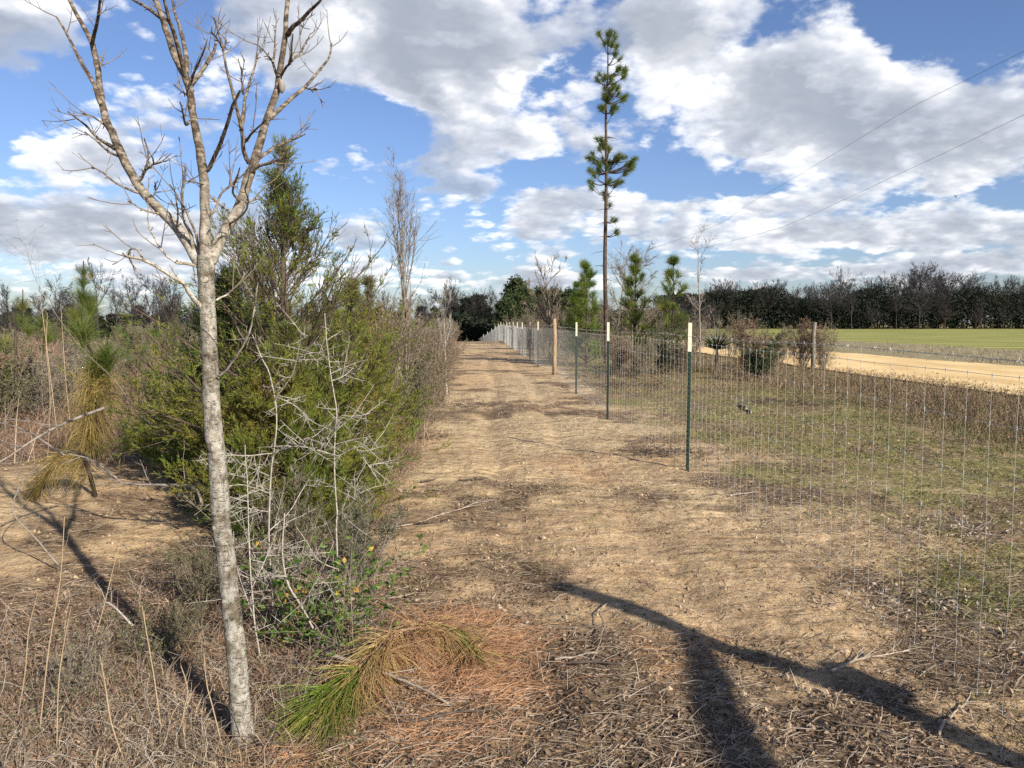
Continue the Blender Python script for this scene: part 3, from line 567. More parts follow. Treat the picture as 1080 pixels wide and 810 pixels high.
# ------------------------------------------------------------------ pale thorny saplings in front of the cedar
def thorny(name, traces, y0, label, seed, r=.0055, ntang=0):
    rg = np.random.default_rng(seed); b = ground(*traces[0][0]); y0 = b[1]
    root = thing(name, b, label, 'sapling'); m = MB(); A = []
    for k, tr in enumerate(traces):
        dp = rg.uniform(-.3, .3) if k else 0.; yy = y0
        P, rr = smooth(poly3(tr, yy, dp), np.linspace(r*(1 if k == 0 else .62), r*(.45 if k == 0 else .28), len(tr)), 4); P[1:] += np.cumsum((rg.random((len(P)-1, 3))-.5)*.004, 0)
        tubes(m, P, rr, 6); A.append(P[np.linspace(0, len(P)-1, 8).astype(int)])
    A = np.stack(A); O, D, i, t = spawn(rg, A, 9, .1, 1, 1.25, jit=.2); D[:, 2] *= .5; L = rg.uniform(.05, .32, len(O))*(1-.3*t); B = grow(rg, O, D, L, 5, .07, 0); tubes(m, B, taper(len(B), 5, .0024, .4), 4)
    O, D, i, t = spawn(rg, B, 6, .1, 1, 1.2, jit=.2); T = grow(rg, O, D, rg.uniform(.02, .07, len(O)), 2, .1); tubes(m, T, taper(len(T), 2, .0016, .25), 3)
    build('stems', m, M['twig_pale'], root)
thorny('thorny_sapling', [[(288, 650), (284, 591), (282, 560), (283, 504), (287, 469), (288, 431), (280, 393), (271, 375), (262, 352)], [(289, 425), (292, 418), (303, 402), (310, 385), (316, 350)], [(291, 418), (313, 429), (329, 444), (351, 455)], [(288, 478), (264, 480), (240, 479), (212, 484)], [(284, 502), (253, 489), (240, 487)],
   [(288, 478), (318, 468), (330, 462)], [(283, 520), (258, 512), (236, 514)], [(283, 540), (250, 535), (225, 545)], [(287, 610), (270, 590), (258, 560), (252, 520)], [(284, 560), (305, 540), (320, 515), (330, 500)]], 4.3, 'pale thorny sapling with crossing side twigs, just right of the speckled trunk', 41)
thorny('thorny_sapling', [[(358, 640), (357, 615), (354, 560), (355, 540), (352, 495), (353, 455), (354, 433), (349, 402), (345, 365), (342, 330)], [(354, 449), (378, 439), (398, 433)], [(353, 484), (373, 473), (400, 468)], [(373, 470), (388, 490), (400, 509)], [(355, 545), (372, 528), (386, 508)], [(352, 480), (325, 472), (300, 470)], [(349, 402), (362, 396), (372, 388)], [(346, 380), (334, 372), (322, 374)],
   [(356, 600), (335, 590), (322, 570), (312, 555)]], 4.6, 'taller straight pale thorny sapling, second to the right of the speckled trunk', 42)
thorny('thorny_sapling', [[(345, 690), (318, 640), (302, 612), (297, 580), (300, 540)], [(318, 640), (340, 600), (352, 570)], [(302, 612), (275, 600), (262, 580)], [(330, 665), (360, 650), (392, 640)]], 3.7, 'low pale tangle of thorny stems beside the green leafy bush', 43, .006)
thorny('thorny_sapling', [[(276, 700), (268, 650), (263, 580), (262, 520), (258, 470)], [(266, 620), (280, 590), (292, 560)], [(268, 650), (250, 600), (246, 560)]], 3.6, 'thin pale thorny stem touching the right side of the speckled trunk', 44, .0045)
# fallen dead branch, left
def branch_thing(name, trace, y0, label, seed, r=.008, mat='twig_pale', k=6, L=.2, base_on_ground=False, dep=.1, cat='branch', drop=0):
    rg = np.random.default_rng(seed); P0 = poly3(trace, y0, dep); P, rr = smooth(P0, np.linspace(r, r*.4, len(trace)), 4); P[1:] += np.cumsum((rg.random((len(P)-1, 3))-.5)*.004, 0); m = MB(); tubes(m, P, rr, 6, True)
    A = P[np.linspace(0, len(P)-1, 8).astype(int)][None]; O, D, i, t = spawn(rg, A, k, .2, 1, .9); B = grow(rg, O, D, L*rg.uniform(.4, 1.2, len(O)), 5, .1, .02); tubes(m, B, taper(len(B), 5, r*.3, .4), 4)
    O, D, i, t = spawn(rg, B, 4, .2, 1, .8); C = grow(rg, O, D, L*.3*rg.uniform(.4, 1.2, len(O)), 3, .1); tubes(m, C, taper(len(C), 3, r*.18, .5), 3)
    c = P.mean(0); c[2] = P[:, 2].min(); return tag(build(name, m, M[mat], None, True, tuple(c)), label, cat)
branch_thing('dead_branch', [(213, 532), (204, 514), (170, 511), (132, 509), (118, 500), (96, 484), (70, 478)], 5.2, 'pale dead branch lying level over the low cedar, left of the speckled trunk', 51, .011, k=12, mat='twig_grey', L=.25)
branch_thing('dead_branch', [(110, 430), (70, 446), (40, 462), (0, 488), (-60, 520)], 4.6, 'grey curved dead branch crossing the left edge above the sand', 52, .009, k=9, mat='twig_grey', L=.3, dep=-.5)
branch_thing('dead_branch', [(68, 480), (30, 456), (0, 446), (-40, 440)], 5.2, 'thin straight dead branch behind the curved one at the left edge', 53, .007, k=5, mat='twig_grey', L=.2)
branch_thing('dead_branch', [(62, 596), (40, 570), (14, 540), (24, 510), (44, 490)], 4.7, 'dark bent dead twig arching over the bare sand', 54, .006, mat='twig_grey', k=4, L=.12)
branch_thing('dead_branch', [(200, 470), (150, 440), (120, 400), (80, 360), (40, 300), (26, 258), (14, 250)], 6.0, 'long thin arching branch rising over the left scrub to the sky', 55, .004, mat='twig_brown', k=22, L=.35, dep=1.2)
branch_thing('dead_branch', [(140, 660), (115, 636), (104, 640)], 3.6, 'short pale broken twig in the weeds left of the trunk', 56, .006, k=3, L=.1)
# green leafy bush near the trunk
def leafy_bush():
    rg = np.random.default_rng(61); b = ground(345, 690)+V(0, .15, 0); root = thing('leafy_bush', b, 'small bush with glossy green and a few yellow leaves, above the fallen pine top', 'bush')
    n = 46; ph = rg.uniform(0, 6.28, n); s = rg.uniform(.1, .9, n); A = grow(rg, np.repeat(b[None]-V(0, 0, .03), n, 0)+rg.normal(size=(n, 3))*V(.17, .12, 0), np.stack([np.cos(ph)*s, np.sin(ph)*s, 1+0*ph], 1), rg.uniform(.2, .66, n), 7, .13, .02)
    m = MB(); tubes(m, A, taper(n, 7, .0035, .4), 4); O, D, i, t = spawn(rg, A, 6, .2, 1, .8); B = grow(rg, O, D, rg.uniform(.06, .18, len(O)), 4, .15); tubes(m, B, taper(len(B), 4, .0018, .5), 3); build('stems', m, M['twig_brown'], root)
    f = MB(); O, D, i, t = spawn(rg, B, 6, .2, 1, .8); D[:, 2] *= .4; leaves(f, O, D, rg.uniform(.02, .048, len(O)), rg.uniform(.011, .022, len(O)), rg); build('leaves', f, M['leaf_green'], root)
    f = MB(); O, D, i, t = spawn(rg, B[:45], 1, .2, 1, .8); leaves(f, O, D, rg.uniform(.025, .05, len(O)), rg.uniform(.015, .028, len(O)), rg); build('yellow_leaves', f, M['leaf_yellow'], root)
leafy_bush()

# ------------------------------------------------------------------ longleaf pine saplings at the left, and the fallen one
def longleaf(px, topy, y, label, seed, tufts, dead=None, nn=260, nl=.30):
    rg = np.random.default_rng(seed); b = V((px-540)/F*y, y, 0); b[2] = H(b[0], b[1]); root = thing('longleaf_pine', b, label, 'pine sapling'); top = at(px, topy, y); m = MB()
    P = np.linspace(b, top, 7)+np.r_[[[0, 0, 0]], rg.normal(size=(5, 3))*.01, [[0, 0, 0]]]; tubes(m, P, np.linspace(.028, .016, 7), 8); f = MB()
    for (tx, ty, sz) in tufts:
        c = at(tx, ty, y+rg.uniform(-.1, .1)); a = P[np.argmin(np.abs(P[:, 2]-(c[2]-.12)))] ; q, r = smooth(np.array([a, (a+c)/2+V(0, 0, -.04), c-V(0, 0, sz*nl*.3)]), V(.015, .012, .010), 4); tubes(m, q, r, 6)
        k = int(nn*sz); d = nrm(rg.normal(size=(k, 3))*V(.55, .55, .3)+V(0, 0, .8)); blades(f, np.repeat(c[None]-V(0, 0, sz*nl*.45), k, 0)+rg.normal(size=(k, 3))*V(.008, .008, .05), d, nl*sz*rg.uniform(.8, 1.15, k), .0042, rg.uniform(.05, .5, k), rg)
    build('trunk', m, M['bark_pine'], root); build('needles', f, M['pine_bright'], root)
    if dead:
        f = MB()
        for (tx, ty, k, L) in dead:
            c = at(tx, ty, y); d = nrm(rg.normal(size=(k, 3))*V(.6, .6, .25)+V(0, 0, -.45)); blades(f, np.repeat(c[None], k, 0)+rg.normal(size=(k, 3))*V(.02, .02, .07), d, L*rg.uniform(.7, 1.15, k), .004, rg.uniform(.5, 1.6, k), rg)
        build('drooping_needles', f, M['needle_olive'], root)
    return root
longleaf(97, 372, 7.6, 'young longleaf pine with green tufts and a skirt of hanging yellow needles, left', 71, [(87, 345, 1.0), (113, 372, .9), (100, 385, .8)], [(100, 392, 300, .36), (98, 415, 380, .42), (97, 440, 380, .42), (96, 462, 300, .36), (112, 400, 140, .34)], 420)
longleaf(15, 330, 12, 'small longleaf pine with one green tuft at the very left edge', 72, [(4, 360, 1.1), (8, 385, .9)], [(6, 392, 120, .35)], 240)
longleaf(88, 275, 22, 'longleaf pine sapling with a narrow upright top on the left skyline', 73, [(88, 284, 1.0), (87, 294, 1.2), (86, 307, 1.5), (92, 314, 1.4), (95, 322, 1.6), (80, 328, 1.3)], None, 300, .38)
longleaf(45, 330, 19, 'low longleaf pine sapling between two others in the left scrub', 74, [(45, 338, 1.2), (50, 352, 1.1)], None, 260, .36)
longleaf(24, 305, 26, 'thin longleaf pine sapling behind the one at the left edge', 75, [(24, 318, 1.5), (22, 335, 1.5), (30, 345, 1.4)], None, 240, .38)
def dead_pine_mound():
    rg = np.random.default_rng(76); b = ground(72, 528); root = thing('bent_pine', b, 'bent over pine sapling with dark drooping needles at the edge of the sand', 'pine sapling'); m = MB()
    P = np.array([at(100, 505, b[1]+.1), at(88, 482, b[1]+.05), at(70, 478, b[1]), at(54, 494, b[1]), at(42, 515, b[1])]); P[0][2] = H(P[0][0], P[0][1]); q, r = smooth(P, np.linspace(.018, .008, 5), 5); tubes(m, q, r, 6); build('trunk', m, M['bark_pine'], root)
    f = MB(); k = 700; i = rg.integers(3, len(q), k); d = nrm(rg.normal(size=(k, 3))*.4+V(-.55, -.1, -.55)); blades(f, q[i], d, .30*rg.uniform(.6, 1.1, k), .004, .5, rg); build('needles', f, M['needle_olive'], root)
dead_pine_mound()
def fallen_pine():
    rg = np.random.default_rng(77); b = ground(430, 720); root = thing('fallen_pine_top', b, 'fallen longleaf pine top with a green needle fan and rusty needles on the dirt', 'pine top')
    gp = lambda px, py, h: ground(px, py)+V(0, 0, h)
    ax = np.array([gp(352, 742, .05), gp(384, 720, .08), gp(414, 698, .11), gp(444, 684, .11), gp(474, 682, .08), gp(500, 694, .03)])
    q, r = smooth(ax, np.linspace(.019, .010, 6), 6); m = MB(); tubes(m, q, r*.8, 8, True); build('stem', m, M['stick'], root)
    def fasc(mb, n, ia, ib, tgt, jt, jd, L, bend, w=.0034, per=3):
        """bundles of three needles, tangled by each bundle's own lean"""
        i = rg.integers(ia, ib, n); P = q[i]+rg.normal(size=(n, 3))*V(.014, .014, .010); d = nrm(np.asarray(tgt)[None]+rg.normal(size=(n, 3))*np.asarray(jt)-P); d = nrm(d+rg.normal(size=(n, 3))*jd)
        P = np.repeat(P, per, 0); d = np.repeat(d, per, 0)+rg.normal(size=(n*per, 3))*.05; Ls = np.repeat(L*rg.uniform(.55, 1.15, n), per); K = 6; n3 = len(P)
        A = grow(rg, P, d, Ls, K, .07, -.10*bend); zf = hgt(A[..., 0], A[..., 1])+.004+rg.random((n3, 1))*.03; A[..., 2] = np.maximum(A[..., 2], zf); tubes(mb, A, taper(n3, K, w*.5, .4), 3)
    f = MB(); fasc(f, 170, 0, 6, gp(300, 796, .01), V(.12, .08, .03), .18, .35, .3); build('green_needles', f, M['fan_green'], root)
    f = MB(); fasc(f, 120, 0, 12, gp(345, 800, .0), V(.16, .10, .03), .2, .36, .5)
    for ia, ib, tx, ty, n in ((4, 12, 378, 775, 70), (10, 20, 425, 750, 70), (16, 26, 478, 730, 60), (20, 31, 545, 708, 60), (8, 26, 330, 775, 60)): fasc(f, n, ia, ib, gp(tx, ty, 0), V(.2, .14, .03), .42, .26, 1.4)
    build('yellow_needles', f, M['needle_straw'], root)
    f = MB()
    for ia, ib, tx, ty, n in ((5, 16, 410, 780, 110), (12, 24, 460, 765, 130), (18, 31, 540, 725, 120), (20, 31, 520, 655, 90)): fasc(f, n, ia, ib, gp(tx, ty, 0), V(.28, .2, .03), .4, .30, 1.6)
    build('rusty_needles', f, M['needle_red'], root)
    f = MB(); fasc(f, 130, 22, 27, gp(508, 702, .03), V(.05, .03, .02), .12, .20, .3); build('green_tuft', f, M['fan_green'], root)
    f = MB()
    for px, py, sx, sy, n in ((505, 722, .16, .12, 1300), (455, 772, .16, .11, 900), (535, 675, .14, .16, 600), (480, 655, .18, .08, 600), (300, 806, .12, .05, 250)):
        c = ground(px, py); P = c+rg.normal(size=(n, 3))*V(sx, sy, 0); P[:, 2] = hgt(P[:, 0], P[:, 1])+.006+rg.random(n)*.012; blades(f, P, rg.normal(size=(n, 3))*V(1, 1, .10), rg.uniform(.05, .2, n), .0019*np.ones(n), .2, rg)
    tag(build('rusty_needle_bed', f, M['needle_red'], None, False), None, None, None, 'stuff')
fallen_pine()
def ground_stick(px, py, px2, py2, label, seed, r=.008, mat='stick', k=3, h0=.02, h1=.02, nm='fallen_stick', sl=.15):
    rg = np.random.default_rng(seed); a = ground(px, py)+V(0, 0, h0); b = ground(px2, py2)+V(0, 0, h1); L = np.linalg.norm(b-a); t = np.linspace(0, 1, 6)[:, None]; P0 = a*(1-t)+b*t; P0[1:-1] += rg.normal(size=(4, 3))*L*.03*V(1, 1, .25)
    P, rr = smooth(P0, np.linspace(r, r*.5, 6), 3); m = MB(); tubes(m, P, rr, 7, True); A = P[np.linspace(0, len(P)-1, 6).astype(int)][None]
    O, D, i, tt = spawn(rg, A, k, .2, 1, .7); D[:, 2] = np.abs(D[:, 2])*.4; B = grow(rg, O, D, min(L*.4, sl)*rg.uniform(.4, 1.1, len(O)), 4, .1, -.02); tubes(m, B, taper(len(B), 4, r*.45, .4), 4)
    return tag(build(nm, m, M[mat], None, True, tuple(a)), label, 'stick')
ground_stick(346, 712, 474, 748, 'broken stick lying across the fallen pine top', 81, .010, h0=.10, h1=.02, k=4)
for i, a in enumerate([(405, 560, 520, 530, 'bundle of thin dead twigs lying on the strip left of centre', .007, 'stick', 14), (402, 556, 470, 552, 'dark twig under the bundle of dead twigs', .008, 'stick_dk', 5), (484, 508, 512, 506, 'short dark stick half buried in the pale dirt', .010, 'stick_dk', 2), (444, 510, 458, 508, 'tiny dark stub poking out of the dirt near the cedar', .011, 'stick_dk', 2),
        (876, 712, 918, 692, 'grey forked twig lying on the edge of the big shadow', .007, 'stick', 5), (905, 700, 960, 690, 'thin pale twig crossing the big shadow', .005, 'stick', 3), (770, 525, 800, 521, 'short bleached stick on the dirt by the fence', .008, 'stick', 0), (585, 700, 630, 692, 'pale curved stick left of the shadow stump', .007, 'stick', 2),
        (600, 702, 655, 704, 'brown stick below the pale curved stick', .008, 'stick_dk', 1), (780, 428, 792, 437, 'pale broken log end in the grass beyond the fence', .03, 'stick', 1), (640, 640, 625, 700, 'upright dry weed stalk fallen on the dirt', .004, 'stick', 3), (420, 765, 520, 752, 'dark crooked stick below the rusty needles', .007, 'stick_dk', 4),
        (990, 780, 1020, 742, 'pale forked stick near the bottom right corner', .006, 'stick', 3), (330, 640, 440, 628, 'grey dead stick at the edge of the brush', .007, 'stick', 5), (425, 668, 365, 690, 'pale stick beside the leafy bush', .007, 'stick', 3)]):
    ground_stick(*a[:4], a[4], 90+i, a[5], a[6], a[7])

def brush_pile(px, py, w, label, seed, mat='stick_dk', n=60):
    rg = np.random.default_rng(seed); c = ground(px, py); O = c+rg.normal(size=(n, 3))*V(w*1.5, w*1.1, 0)*.5; O[:, 2] = hgt(O[:, 0], O[:, 1])+rg.random(n)*.02*w/.3
    A = grow(rg, O, rg.normal(size=(n, 3))*V(1, .7, .22), w*rg.uniform(.2, .7, n), 5, .2, -.02); m = MB(); tubes(m, A, taper(n, 5, .0035*rg.uniform(.4, 1.5, n)*max(1, w*2), .4), 4)
    O, D, i, t = spawn(rg, A, 3, .1, 1, .7); D[:, 2] *= .4; B = grow(rg, O, D, w*.35*rg.uniform(.3, 1, len(O)), 3, .2); tubes(m, B, taper(len(B), 3, .002*max(1, w*2), .5), 3); P = A[:, 2].repeat(5, 0)+rg.normal(size=(n*5, 3))*.04; leaves(m, P, rg.normal(size=P.shape), .03, .016, rg)
    tag(build('brush_pile', m, M[mat], None, True, tuple(c)), label, 'brush pile')
for i, a in enumerate([(690, 478, .32, 'dark scraped up debris just left of the nearest fence post'), (712, 477, .2, 'small clump of debris touching the nearest fence post'), (660, 408, .8, 'dark brush heap beyond the fence, behind the second post', 'stick_dk', 120), (640, 398, .9, 'purple brown brush heap by the timber post', 'stick_dk', 120), (830, 425, .7, 'dark log and twig heap in the weeds beyond the fence', 'stick_dk', 90),
        (492, 428, .35, 'small clump of dead weeds on the left of the strip'), (448, 462, .22, 'scraped twigs at the strip edge below the olive cedar'), (1000, 560, .35, 'grey twig heap in the grass at the right edge', 'stick', 70), (960, 640, .25, 'grey scattered twigs beyond the fence near the right edge', 'stick', 50), ]):
    brush_pile(*a[:4], 850+i, *(a[4:]))
# ------------------------------------------------------------------ the fencerow: pines, bare trees, shrubs
def tall_pine():
    rg = np.random.default_rng(100); y = 30.0; b = V((639-540)/F*y, y, 0); b[2] = H(b[0], b[1]); root = thing('tall_pine', b, 'very tall thin pine with sparse clumps of needles, rising behind the fence', 'pine')
    pt = [(639, None), (639, 340), (638, 280), (639, 220), (639.5, 170), (639, 120), (641, 80), (641, 40)]
    P = np.array([b-V(0, 0, .1)]+[at(px, py, y) for px, py in pt[1:]]); P, r = smooth(P, V(.092, .085, .078, .066, .055, .045, .03, .015), 4); m = MB(); tubes(m, P, r, 10); build('trunk', m, M['bark_pine'], root)
    reg = [(630, 37, 3, 3, 2), (641, 36, 5, 4, 4), (650, 38, 3, 4, 2), (642, 46, 6, 5, 4), (651, 50, 3, 3, 2), (648, 58, 5, 4, 3), (653, 75, 5, 5, 5), (659, 80, 3, 6, 4), (640, 82, 10, 5, 7), (630, 82, 3, 3, 2), (648, 92, 12, 6, 10), (641, 100, 7, 7, 8), (658, 103, 5, 5, 5), (636, 112, 4, 5, 4), (648, 113, 6, 4, 5),
           (640, 152, 8, 7, 9), (633, 148, 4, 4, 3), (622, 168, 5, 6, 6), (640, 170, 14, 8, 12), (655, 168, 8, 7, 8), (667, 168, 6, 6, 6), (662, 178, 7, 6, 6), (627, 180, 7, 8, 7), (623, 192, 4, 6, 4), (648, 192, 7, 6, 6), (641, 206, 6, 8, 4), (646, 232, 3, 3, 2), (651, 247, 3, 3, 2), (643, 216, 3, 3, 1)]
    br = MB(); f = MB(); tips = []
    zz = rg.uniform(2.2, 8.6, 26); O = np.array([P[np.argmin(np.abs(P[:, 2]-z_))] for z_ in zz]); a_ = rg.uniform(0, 6.28, 26); S_ = grow(rg, O, np.stack([np.cos(a_), np.sin(a_), -.1+0*a_], 1), rg.uniform(.12, .7, 26), 5, .12, -.03); tubes(br, S_, taper(26, 5, .013, .35), 4)
    for cx, cy, rx, ry, n in reg:
        for k in range(n):
            px, py = cx+rg.normal()*rx*.5, cy+rg.normal()*ry*.5; dy = rg.normal()*max(.25, abs(px-640)*.037*.6); c = at(px, py, y+dy); zc = min(c[2]-.25, P[-2][2]); a = P[np.argmin(np.abs(P[:, 2]-zc))]; q, r2 = smooth(np.array([a, a*.5+c*.5-V(0, 0, .08), c]), V(.022, .014, .008), 3); tubes(br, q, r2, 4)
            d0 = nrm(c-a+V(0, 0, .35)); nn = 125; d = nrm(d0[None]+rg.normal(size=(nn, 3))*.75); blades(f, np.repeat(c[None], nn, 0)-d0*rg.uniform(0, .16, (nn, 1)), d, .25*rg.uniform(.7, 1.15, nn), .0085, .3, rg)
    build('branches', br, M['bark_pine'], root); build('needles', f, M['pine_tall'], root)
tall_pine()
def pxl(px, y): x = (px-540)/F*y; return (x, y, H(x, y))
pine('young_pine', pxl(618, 29), 3.7, 'bushy young pine left of the tall thin pine', 101, rad=.26, nw=10, nb=6, nl=.26, nn=26, wd=.008, start=.05, mat='pine')
pine('young_pine', pxl(608, 30.5), 3.1, 'short young pine tucked against the bushy one left of the tall pine', 102, rad=.24, nw=8, nb=5, nl=.24, nn=26, wd=.008, mat='pine')
pine('young_pine', pxl(669, 26), 3.75, 'bright young pine just right of the tall thin pine', 103, rad=.22, nw=9, nb=5, nl=.26, nn=26, wd=.008, start=.05, mat='pine_bright')
pine('young_pine', pxl(708, 25), 3.6, 'young pine with a narrow leader, right of the bright young pine', 104, rad=.24, nw=7, nb=5, nl=.26, nn=26, wd=.008, start=.05, mat='pine_bright')
bare_tree('bare_tree', pxl(580, 31), 5.3, 'leafless tree with a dark forked trunk behind the timber fence post', 111, n1=15, n2=10, n3=7, r=.07, fork=.30, spread=.62, tw=.0045, bend=(.035, 0, 1), mat='twig_brown', up=.03, tl=.7)
bare_tree('bare_tree', pxl(668, 33), 5.9, 'wide leafless tree behind the bright young pine', 112, n1=18, n2=10, n3=7, r=.06, fork=.3, spread=.85, tw=.0045, mat='twig_brown', up=.03, tl=.65)
bare_tree('bare_tree', pxl(650, 34), 5.4, 'thin leafless tree close behind the tall pine trunk', 113, n1=10, n2=8, n3=6, r=.05, fork=.4, spread=.6, tw=.0045, mat='twig_brown', up=.04)
bare_tree('bare_tree', pxl(739, 26), 4.95, 'slender pale leafless tree with a few dark buds, right of the young pines', 114, n1=11, n2=7, n3=5, r=.04, fork=.4, spread=.7, tw=.0035, mat='twig_grey', wob=.1, up=.02, l1=.38, tl=.9)
bare_tree('bare_tree', pxl(752, 31), 2.6, 'short crooked leafless tree beside the slender pale one', 115, n1=9, n2=7, n3=4, r=.03, fork=.3, spread=.8, tw=.0035, mat='twig_grey', wob=.12, up=.02)
# spiky yucca-like plant
def yucca():
    rg = np.random.default_rng(120); b = V(*pxl(756, 24)); n = 90; f = MB(); d = nrm(np.stack([rg.normal(size=n), rg.normal(size=n), np.abs(rg.normal(size=n))*.9+.25], 1)); blades(f, np.repeat(b[None]+V(0, 0, .75), n, 0), d, rg.uniform(.5, .8, n), .04, .1, rg)
    root = thing('spiky_plant', b, 'dark spiky bladed plant below the slender pale tree', 'plant'); m = MB(); tubes(m, np.array([b-V(0, 0, .05), b+V(0, 0, .8)]), V(.05, .04), 8); build('stem', m, M['bark_pine'], root); build('blades', f, M['mid_green'], root)
yucca()
rowsh = [ # px, y, h, w, leafmat, label
 (790, 23.5, 1.75, 1.3, 'scrub_red', 'russet bush right of the spiky plant'), (815, 24.5, 1.6, 1.2, 'scrub_olive', 'olive bush between the russet bush and the old post'), (845, 26, 1.7, 1.3, 'scrub_red', 'reddish bush leaning on the old wooden post'), (868, 25.5, 1.55, 1.0, 'scrub', 'thin brown bush just right of the old wooden post'),
 (800, 21, 1.1, 1.1, 'mid_green', 'low dark green bush in front of the russet bush'), (700, 24, 1.5, 1.4, 'mid_green', 'dark green bush under the young pines'), (680, 22.5, 1.3, 1.3, 'scrub', 'brown bush behind the nearest white-tipped posts'), (655, 24, 1.3, 1.2, 'scrub_red', 'red brown bush at the foot of the tall pine'),
 (722, 23, 1.2, 1.2, 'scrub', 'bare brown bush right of the narrow young pine'), (600, 33, 1.7, 1.5, 'scrub', 'brown bush below the short young pine'), (570, 38, 2.2, 1.7, 'scrub', 'tall brown bush behind the timber post'), (556, 46, 2.6, 2.2, 'scrub', 'pale brown thicket bush behind the far posts'),
 (545, 58, 2.3, 2.6, 'scrub_olive', 'olive bush over the far end of the fence'), (590, 44, 3.0, 2.4, 'scrub', 'big leafless bush behind the forked tree'), (630, 40, 3.0, 2.4, 'scrub', 'big grey brown bush behind the bushy young pine'), (690, 38, 2.9, 2.6, 'scrub', 'grey brown bush filling the gap between young pines'),
 (730, 36, 2.4, 2.4, 'scrub', 'brown bush behind the slender pale tree'), (768, 34, 2.2, 2.4, 'scrub_olive', 'faded olive bush behind the spiky plant'), (830, 33, 1.6, 2.4, 'scrub', 'low brown bush behind the old wooden post')]
for i, (px, y, h, w, lm, lab) in enumerate(rowsh):
    shrub('fencerow_shrub', pxl(px, y), h, w*.6, lab, 130+i, leafmat=lm, nst=20, nl=5 if h < 2 else 4, ls=.045 if lm != 'mid_green' else .06, leafy=1.0 if lm != 'scrub' else .7, group='shrubs of the fencerow')

# ------------------------------------------------------------------ scrub left of the strip
protos = []
for i, (lm, tw, lf) in enumerate([('scrub', 'twig_grey', .8), ('scrub_olive', 'twig_brown', 1), ('scrub_red', 'twig_brown', .9), ('scrub', 'twig_brown', 0)]):
    protos.append(shrub('scrub_shrub', (0, 0, 0), 1.5, .9, 'x', 200+i, leafmat=lm, twig=tw, nst=18, nl=5, ls=.05, leafy=lf, group='shrubs of the left scrub'))
kinds = ['brown leafy shrub', 'olive leafy shrub', 'russet leafy shrub', 'leafless brown shrub']
rg = np.random.default_rng(210); used = [0]*4; nsh = 0
def addshrub(k, x, y, s, lab, grp):
    if not used[k]:
        used[k] = 1; o = protos[k]; o.location = (x, y, H(x, y)); o.scale = (s, s, s); o.rotation_euler = (0, 0, rg.uniform(0, 6)); o['label'] = lab; o['group'] = grp
    else: place(protos[k], x, y, s, rg.uniform(0, 6), lab, grp)
for j in range(125):
    y = 10*math.exp(rg.uniform(0, 2.35)); lo = -.78*y; hi = lx(y)-.6-.02*y; x = rg.uniform(lo, hi); k = int(rg.choice(4, p=[.38, .25, .15, .22])); s = rg.uniform(.55, 1.0)*(1 if y < 25 else 1.25)
    if -6 < x < -2.0 and y < 9.5: continue
    where = 'in the near left scrub' if y < 20 else ('halfway across the left scrub' if y < 45 else 'far back in the left scrub')
    addshrub(k, x, y, s, f'{kinds[k]} {where}, one of several alike', 'shrubs of the left scrub, '+kinds[k]+' '+where)
# along the left edge of the strip, far part, and right of the fence far
for j in range(26):
    y = 20+j*2.6; x = lx(y)-.5-rg.uniform(0, 1.2); k = [0, 1, 2, 0, 3][j % 5]
    addshrub(k, x, y, rg.uniform(.9, 1.35), f'{kinds[k]} lining the far left edge of the dirt strip', 'shrubs lining the strip, '+kinds[k])
for j in range(16):
    y = 34+j*3.2; x = fx(y)+1.8+rg.uniform(0, 4); k = [0, 3, 1][j % 3]
    addshrub(k, x, y, rg.uniform(1.1, 1.7), f'{kinds[k]} behind the far part of the wire fence', 'shrubs behind the fence, '+kinds[k])

# ------------------------------------------------------------------ distant trees
far = []
for i in range(6):
    far.append(bare_tree('bare_tree', (0, 0, -50), 15, 'x', 300+i, n1=[22, 26, 20, 30, 24, 18][i], n2=10, n3=8, r=.20, fork=[.25, .15, .35, .2, .3, .4][i], spread=[.7, .55, .8, .6, .9, .5][i], mat='twig_far_shade', tw=.015, wob=.09, up=.04, l1=.56, tl=.74))
def evergreen(seed, h=12, w=4.2, mat='evergreen_far_shade', n=110):
    rg = np.random.default_rng(seed); root = thing('evergreen_tree', (0, 0, -50), 'x', 'tree'); loc = V(0, 0, -50); tr = grow(rg, loc[None], V(0, 0, 1)[None], h, 8, .03, .1); m = MB(); tubes(m, tr, taper(1, 8, .2, .15), 7)
    t = rg.uniform(.08, 1, n); q = t*7; k = np.minimum(q.astype(int), 6); O = tr[0][k]; ph = rg.uniform(0, 6.28, n); L = w*np.interp(t, [0, .25, .6, 1], [.8, 1, .8, .2])*rg.uniform(.45, 1.1, n); el = rg.uniform(.1, .9, n)
    B = grow(rg, O, np.stack([np.cos(ph)*np.cos(el), np.sin(ph)*np.cos(el), np.sin(el)], 1), L, 6, .12, .05); tubes(m, B, taper(n, 6, .05, .3), 4); build('trunk', m, M['twig_far_shade'], root)
    O, D, i, t = spawn(rg, B, 14, .25, 1, .7); C = grow(rg, O, D, rg.uniform(.4, 1.1, len(O)), 3, .2, .05); f = MB(); O, D, i, t = spawn(rg, C, 11, 0, 1, .9); leaves(f, O, D, rg.uniform(.18, .42, len(O)), rg.uniform(.10, .2, len(O)), rg); build('crown', f, M[mat], root); return root
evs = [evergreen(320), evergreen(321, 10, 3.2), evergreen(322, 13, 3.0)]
eg = [evergreen(330, 8, 2.3, 'mid_green', 90), evergreen(331, 7, 2.6, 'mid_green', 80)]
usedp = set()
